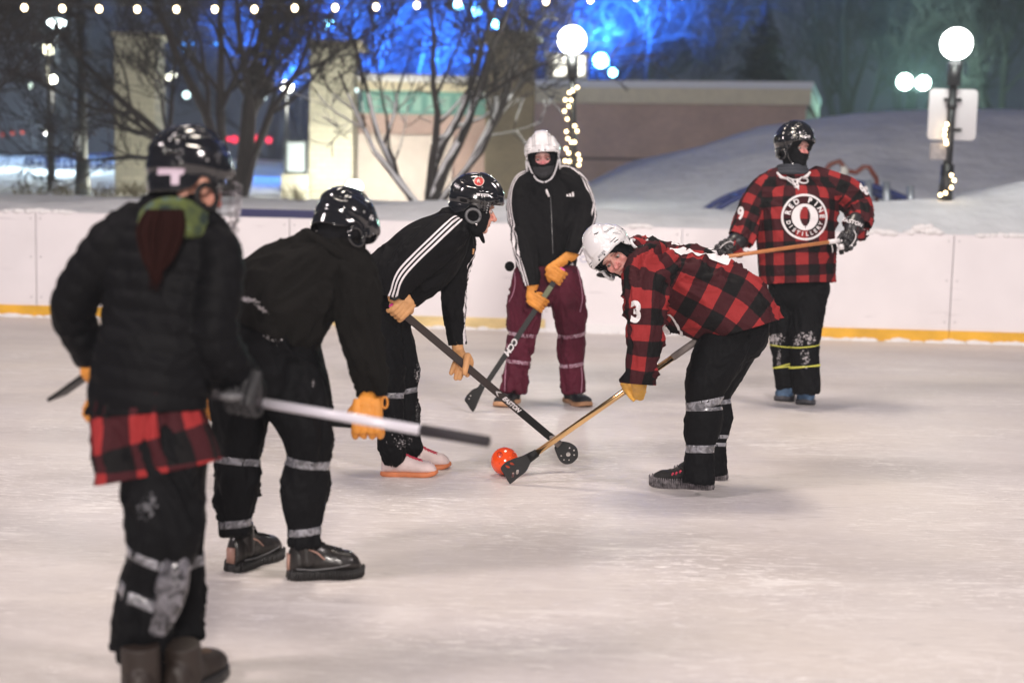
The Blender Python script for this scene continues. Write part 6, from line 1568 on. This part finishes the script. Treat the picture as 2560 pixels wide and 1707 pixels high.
l2L = Tube(D2_, [(610, 900, .0, 86), (602, 970, .0, 76), (600, 1040, -.03, 64), (602, 1100, -.03, 58), (602, 1135, -.02, 52), (600, 1150, -.02, 47), (596, 1180, -.02, 54), (590, 1240, -.01, 52), (588, 1285, 0, 41), (588, 1308, 0, 36), (589, 1334, 0, 38)], caps='rf')
p2g = garment('trousers', [wb2, l2R, l2L], M_PANTS, r2, voxel=.009, fold=.011, fu=6, fv=9, seed=93)
gp2 = bvh(p2g)
for t, y, w_ in ((l2R, 1152, .030), (l2R, 1329, .026), (l2L, 1150, .024), (l2L, 1308, .026)): band('tape', t, fat(t, y), w_, gp2, M_TAPE, r2, tilt=.004)
dust(g2, [(640, 752, 34, 7, .22, 90), (680, 776, 22, 6, .55, 50)], D2_, r2, thin=.7)
dust(gp2, [(690, 812, 26, 5, .4, 26), (752, 842, 12, 4, .6, 10), (700, 850, 30, 14, .3, 8), (793, 955, 4, 10, 0, 8)], D2_, r2, thin=.4)
fr2 = hframe(PX(855, 580, D2_+.02), (.55, -.55, -.62), (.26, .80, -.42))
n2 = PX(820, 640, D2_)
make_body(r2, fr2, n2, [(t2.sub(0, .75), .55), (a2R.sub(0, .75), .5), (a2L.sub(0, .75), .5), (l2R.sub(.1, .97), .5), (l2L.sub(.1, .97), .5)], voxel=.0055)
hood('balaclava', r2, fr2, n2, lambda L: (L[:, 1] > .03) & ((L[:, 0]/.05)**2+((L[:, 2]+.0)/.05)**2 < 1), M_KNIT, g=.009, rneck=.060)
co2 = [PX(838, 628, D2_) + (IV(.85, -.55, 0)*.118*math.cos(a)+IV(0, 0, 1)*.105*math.sin(a)) for a in np.linspace(0, 2*math.pi, 37)]
mesh_obj('collar', *poly_vf(co2, .017, 10), M_SWEAT, r2)
hel2, fx2, pt2 = helmet(r2, fr2, M_HELB, M_HELB, M_HELB, False, sc_=.96)
s20, s21 = PX(470, 1028, 5.15), PX(905, 1062, D2_-.03)
st2 = thing('broomball_stick', 'thin dark stick held level behind the player in the dark sweater', 'broomball stick', s21, 'broomball sticks')
sf, A2, S2, N2 = shaft('shaft', s20, s21, .028, .022, M_CARBK, st2)
bd2 = PX(1010, 1040, 6.1); mesh_obj('lower_shaft', *rod_vf(s21, s21.lerp(bd2, .12), .013, 12), M_CARBK, st2)
grip(D2_, PX(920, 1062, D2_-.02), IV(-1, 0, 0), IV(.05, .25, 1), PX(932, 988, D2_+.0), M_LEATH, r2, s=1.16, rs=.016, cuffr=.046, sleeve=a2R)
ringp = [PX(962+7*math.cos(a), 1006+14*math.sin(a), D2_-.03) for a in np.linspace(0, 2*math.pi, 17)]; mesh_obj('glove_loop', *poly_vf(ringp, .004, 8), M_LEATH, r2)
grip(D2_, PX(522, 1024, 5.12), IV(1, 0, 0), IV(0, .3, 1), PX(532, 975, 5.18), M_LEATH, r2, s=.85, rs=.016, cuffr=.036, sleeve=a2L)
bt2 = mat('boot_gloss', (0.013, 0.011, 0.010), .36, coat=.2, bump=.5, bscale=22, bdist=.006)
for h_, t_, L_ in (((578, 1430), (625, 1412), .28), ((722, 1446), (868, 1438), .26)):
    h3, t3 = G(*h_), G(*t_); b_ = shoe(r2, h3, h3+(t3-h3).normalized()*L_, .108, bt2, M_RUBB, laces=M_PLB, ht=.118, ankle=.17, solet=.030, toeh=.078, ribs=True, lace_r=.004)
    d_h = (t3-h3).normalized(); mesh_obj('heel_patch', *box_vf(h3-d_h*.001+ZA*.062, d_h.cross(ZA), d_h, ZA, .016, .006, .028), mat('pale_heel', (.42, .24, .19), .5), b_, True)
    sd = d_h.cross(ZA); sd = sd if sd.dot(BK) > 0 else -sd
    mesh_obj('toe_trim', *poly_vf([h3+d_h*(L_*f)+sd*w_+ZA*z for f, w_, z in ((.08, .045, .045), (.3, .047, .040), (.55, .056, .045), (.75, .057, .052), (.9, .036, .058))], .0028, 8), M_GREYP, b_)
    mesh_obj('side_mark', *poly_vf([h3+d_h*(L_*f)+sd*w_+ZA*z for f, w_, z in ((.24, .046, .115), (.36, .045, .100), (.46, .047, .075))], .003, 6), MT['pale_heel'], b_)

# ============================================================ puffer jacket and plaid shirt tail, nearest the camera (left)
D1_ = 3.84
r1 = person('nearest player in black puffer jacket over a plaid shirt, long red ponytail, seen from behind', D1_, 400, 1740)
t1 = Tube(D1_, [(435, 545, 0, 92, .8), (428, 590, 0, 138, .62), (420, 660, 0, 150, .62), (410, 750, 0, 148, .62), (395, 850, 0, 146, .66), (378, 950, 0, 146, .70), (368, 1035, 0, 144, .72), (365, 1080, 0, 144, .72)], caps='rr')
a1L = Tube(D1_, [(340, 565, .0, 60), (282, 612, .0, 62), (228, 680, .02, 60), (190, 745, .04, 57), (182, 790, .06, 53), (205, 845, .09, 47), (240, 905, .12, 40), (262, 950, .14, 34)], caps='rr')
a1R = Tube(D1_, [(500, 575, .0, 62), (545, 640, -.02, 62), (545, 720, -.03, 62), (535, 800, -.03, 62), (540, 860, -.02, 60), (575, 915, .02, 56), (612, 955, .08, 42), (635, 978, .12, 34)], caps='rr')
j1 = garment('puffer_jacket', [t1, a1L, a1R], M_PUFF, r1, voxel=.009, fold=.005, quilt=.0065, seed=101, cuts=[(PX(370, 1030, D1_), IV(.05, -1, 0), .34, [0])])
g1_ = bvh(j1); m_ = j1.modifiers.new('t', 'SOLIDIFY'); m_.thickness = .004; m_.offset = -1
M_PLAID1 = plaid('plaid_shirt', .072, .01, -.005)
sk = Tube(D1_, [(378, 960, 0, 120, .74), (372, 1030, 0, 132, .76), (382, 1100, 0, 143, .8), (398, 1160, 0, 152, .84), (405, 1240, 0, 158, .86)], caps='rr')
s1_ = garment('shirt_tail', [sk], M_PLAID1, r1, voxel=.009, fold=.014, fu=9, fv=3, seed=105, cuts=[(PX(392, 1180, D1_), IV(.20, -1, 0), .5)], uscale=.95)
m_ = s1_.modifiers.new('t', 'SOLIDIFY'); m_.thickness = .003; m_.offset = -1
l1A = Tube(D1_, [(395, 1130, -.03, 92), (405, 1210, -.04, 92), (412, 1300, -.05, 92), (408, 1370, -.05, 82), (392, 1415, -.05, 70), (378, 1450, -.04, 66), (368, 1510, -.03, 72), (355, 1570, -.02, 66), (345, 1630, 0, 62)], caps='rf')
l1B = Tube(D1_, [(440, 1130, .10, 78), (448, 1220, .12, 62), (455, 1310, .14, 52), (458, 1390, .16, 45), (462, 1450, .18, 44), (465, 1520, .2, 42), (466, 1590, .2, 42)], caps='rf')
p1g = garment('trousers', [l1A, l1B], M_PANTS, r1, voxel=.009, fold=.012, fu=6, fv=8, seed=107)
gp1 = bvh(p1g)
M_KPAD = tape_mat('taped_pad', (0.015, 0.015, 0.018), (0.16, 0.155, 0.175))
band('tape', l1A, fat(l1A, 1402), .024, gp1, M_TAPE, r1); band('tape', l1A, fat(l1A, 1485), .03, gp1, M_TAPE, r1, tilt=-.02); band('tape', l1B, fat(l1B, 1395), .03, gp1, M_TAPE, r1)
pad = Tube(D1_, [(432, 1385, -.10, 34, .7), (436, 1430, -.11, 42, .7), (420, 1500, -.10, 40, .7), (398, 1570, -.08, 30, .7)], caps='rr'); V, F = pad.mesh(); me = remesh(V, F, .008, 2)
P_ = getv(me); N_ = getn(me); setv(me, P_+N_*(.005*vn(P_[:, 0]*35, P_[:, 1]*35, P_[:, 2]*35, 2))[:, None]); me.materials.append(M_KPAD); me.polygons.foreach_set('use_smooth', [True]*len(me.polygons)); me.name = 'taped_pad'; fin(bpy.data.objects.new('taped_pad', me), r1)
dust(gp1, [(405, 1250, 22, 36, .3, 30)], D1_, r1, mat('faint_dust', (.10, .10, .11), .8), thin=.5)
fr1 = hframe(PX(470, 462, D1_+.02), (.62, -.12, -.78), (.02, 1, -.05))
n1 = PX(432, 560, D1_)
make_body(r1, fr1, n1, [(t1.sub(0, .8), .5), (a1L.sub(0, .75), .5), (a1R.sub(0, .75), .5), (l1A.sub(.1, .97), .5), (l1B.sub(.1, .97), .5)], voxel=.0055, skin=(.55, .28, .2))
M_SCARF = bpy.data.materials.new('green_scarf'); M_SCARF.use_nodes = True; n = M_SCARF.node_tree; b = n.nodes['Principled BSDF']; b.inputs['Roughness'].default_value = .9
tc = nd(n, 'ShaderNodeTexCoord'); no = nd(n, 'ShaderNodeTexNoise'); no.inputs['Scale'].default_value = 16; n.links.new(tc.outputs['Object'], no.inputs['Vector']); rp = nd(n, 'ShaderNodeValToRGB')
rp.color_ramp.elements[0].color = (.012, .025, .02, 1); rp.color_ramp.elements[0].position = .38; rp.color_ramp.elements[1].color = (.085, .11, .025, 1); rp.color_ramp.elements[1].position = .58
e_ = rp.color_ramp.elements.new(.68); e_.color = (.06, .10, .10, 1); n.links.new(no.outputs['Fac'], rp.inputs[0]); n.links.new(rp.outputs[0], b.inputs['Base Color'])
sc1 = [([HP(fr1, 0, 0, 0)], [])]; parts = []
for k in range(4):
    rr = [tuple(HP(fr1, (.082+.004*k)*math.sin(a), -.03+(.075+.004*k)*math.cos(a), -.085-.017*k+.012*math.sin(a*2+k))) for a in np.linspace(0, 2*math.pi, 25)]
    parts.append(poly_vf([Vector(q) for q in rr], .020, 10))
V, F = merge(parts); me = remesh(V, F, .006, 2); me.materials.append(M_SCARF); me.polygons.foreach_set('use_smooth', [True]*len(me.polygons)); me.name = 'scarf'; fin(bpy.data.objects.new('scarf', me), r1)
# ponytail
M_HAIR = mat('red_brown_hair', (0.016, 0.004, 0.003), .8, spec=.08, bump=.6, bscale=120, stretch=(1, 1, .08), bdist=.004)
rgp = random.Random(8); parts = []
for k in range(120):
    u = rgp.uniform(-1, 1); v = rgp.uniform(-.3, 1)
    a = [(412+u*44, 526, -.115-.02*v), (402+u*58, 575, -.135-.03*v), (396+u*40, 640, -.145-.03*v), (390+u*20, 690+abs(u)*-20, -.15-.02*v), (385+u*8+rgp.uniform(-15, 15), 722-abs(u)*30+rgp.uniform(-55, 12), -.15-.015*v)]
    pts = crom(a, 4); pp = [PX(x, y, D1_+d) for x, y, d in pts]; parts.append(poly_vf(pp, list(np.interp(np.linspace(0, 1, len(pp)), [0, .7, 1], [.0055, .004, .0006])), 5))
mesh_obj('ponytail', *merge(parts), M_HAIR, r1)
hel1, fx1, pt1 = helmet(r1, fr1, M_HELB, M_PLB, M_HELB, False, sc_=.93)
cg = thing_part(); parts = []
for u in (.01, -.02, -.05, -.08, -.108):
    rr = [HP(fr1, .112*math.sin(a), .052+.098*math.cos(a), u) for a in np.linspace(-1.45, 1.45, 15)]; parts.append(poly_vf(rr, .0022, 6))
for a in np.linspace(-1.3, 1.3, 9): parts.append(poly_vf([HP(fr1, .112*math.sin(a), .052+.098*math.cos(a), .015), HP(fr1, .112*math.sin(a), .052+.098*math.cos(a), -.06), HP(fr1, .098*math.sin(a), .050+.090*math.cos(a), -.11)], .0022, 6))
mesh_obj('face_cage', *merge(parts), mat('cage_metal', (.45, .43, .45), .3, .9), hel1)
lb = decal('helmet_label', [([(-.038, -.008, 0), (.03, -.008, 0), (.036, .008, 0), (-.036, .010, 0)], [(0, 1, 2, 3)]), ([(.0, -.035, 0), (.020, -.035, 0), (.022, 0, 0), (0, 0, 0)], [(0, 1, 2, 3)])], PX(425, 428, D1_-.1), RT, UP, bvh(hel1), mat('label_lilac', (.50, .40, .48), .5), hel1, off=.001, cell=.01)
M_WSH = mat('white_shaft', (0.62, 0.60, 0.66), .3, coat=.3)
s10, s11 = PX(1222, 1104, 3.62), PX(226, 932, 4.05)
st1 = thing('broomball_stick', 'white stick with black taped end held across the nearest player', 'broomball stick', G(700, 1700), 'broomball sticks')
f_ = lambda x: s10.lerp(s11, (1222-x)/(1222-226))
mesh_obj('shaft', *rod_vf(f_(1068), f_(690), .0135, 18), M_WSH, st1); mesh_obj('taped_end', *rod_vf(f_(1222), f_(1066), .0135, 18, .0155), M_GRT, st1) if False else None
M_GRT = mat('dark_grip_tape', (0.022, 0.018, 0.022), .75, bump=.4, bscale=60, bdist=.002)
mesh_obj('taped_end', *rod_vf(f_(1222), f_(1068.5), .0145, 18, .0155), M_GRT, st1); mesh_obj('rear_shaft', *rod_vf(f_(689.5), s11, .0138, 18), M_GRT, st1)
me = None
pd = (PX(142, 992, 4.1)-s11); mesh_obj('paddle', *box_vf(s11+pd/2, pd.normalized(), BK.cross(pd).normalized().cross(pd.normalized()).normalized(), BK.cross(pd).normalized(), pd.length/2, .045, .005), M_PLB, st1, False)
M_GLB = mat('black_glove', (0.018, 0.018, 0.02), .6, bump=.4, bscale=50)
grip(D1_, f_(640), (s11-s10), IV(.1, .4, 1), PX(618, 965, D1_+.04), M_GLB, r1, s=1.0, rs=.015, cuffr=.042)
grip(D1_, f_(318)+BK*.0, (s10-s11), IV(-.2, 0, -1), PX(262, 950, D1_+.14), M_LEATH, r1, s=1.0, rs=.015, cuffr=.04)
mesh_obj('glove_cuff', *ball(PX(578, 990, D1_-.02), (.036, .03, .014), k=14), M_GREYP, r1)
og = pxhand(D1_, [[(232, 1010, .1, 20), (224, 1030, .1, 19), (226, 1044, .1, 14)], [(218, 1022, .09, 10), (212, 1036, .09, 8)]], M_LEATH, r1, name='glove')
M_BRN = mat('brown_boot', (0.016, 0.0095, 0.0065), .55, bump=.3, bscale=40, var=.2)
for h3, t3, hh in ((PX(342, 1790, 3.72), PX(392, 1740, 4.05), .17), (PX(432, 1790, 3.80), PX(552, 1650, 4.10), .15)):
    h3.z = 0; t3.z = 0
    shoe(r1, h3, h3+(t3-h3).normalized()*.28, .118, M_BRN, M_RUBB, laces=mat('tan_lace', (.09, .055, .035), .7), ht=.10, ankle=hh, solet=.03, toeh=.07, lace_r=.004)
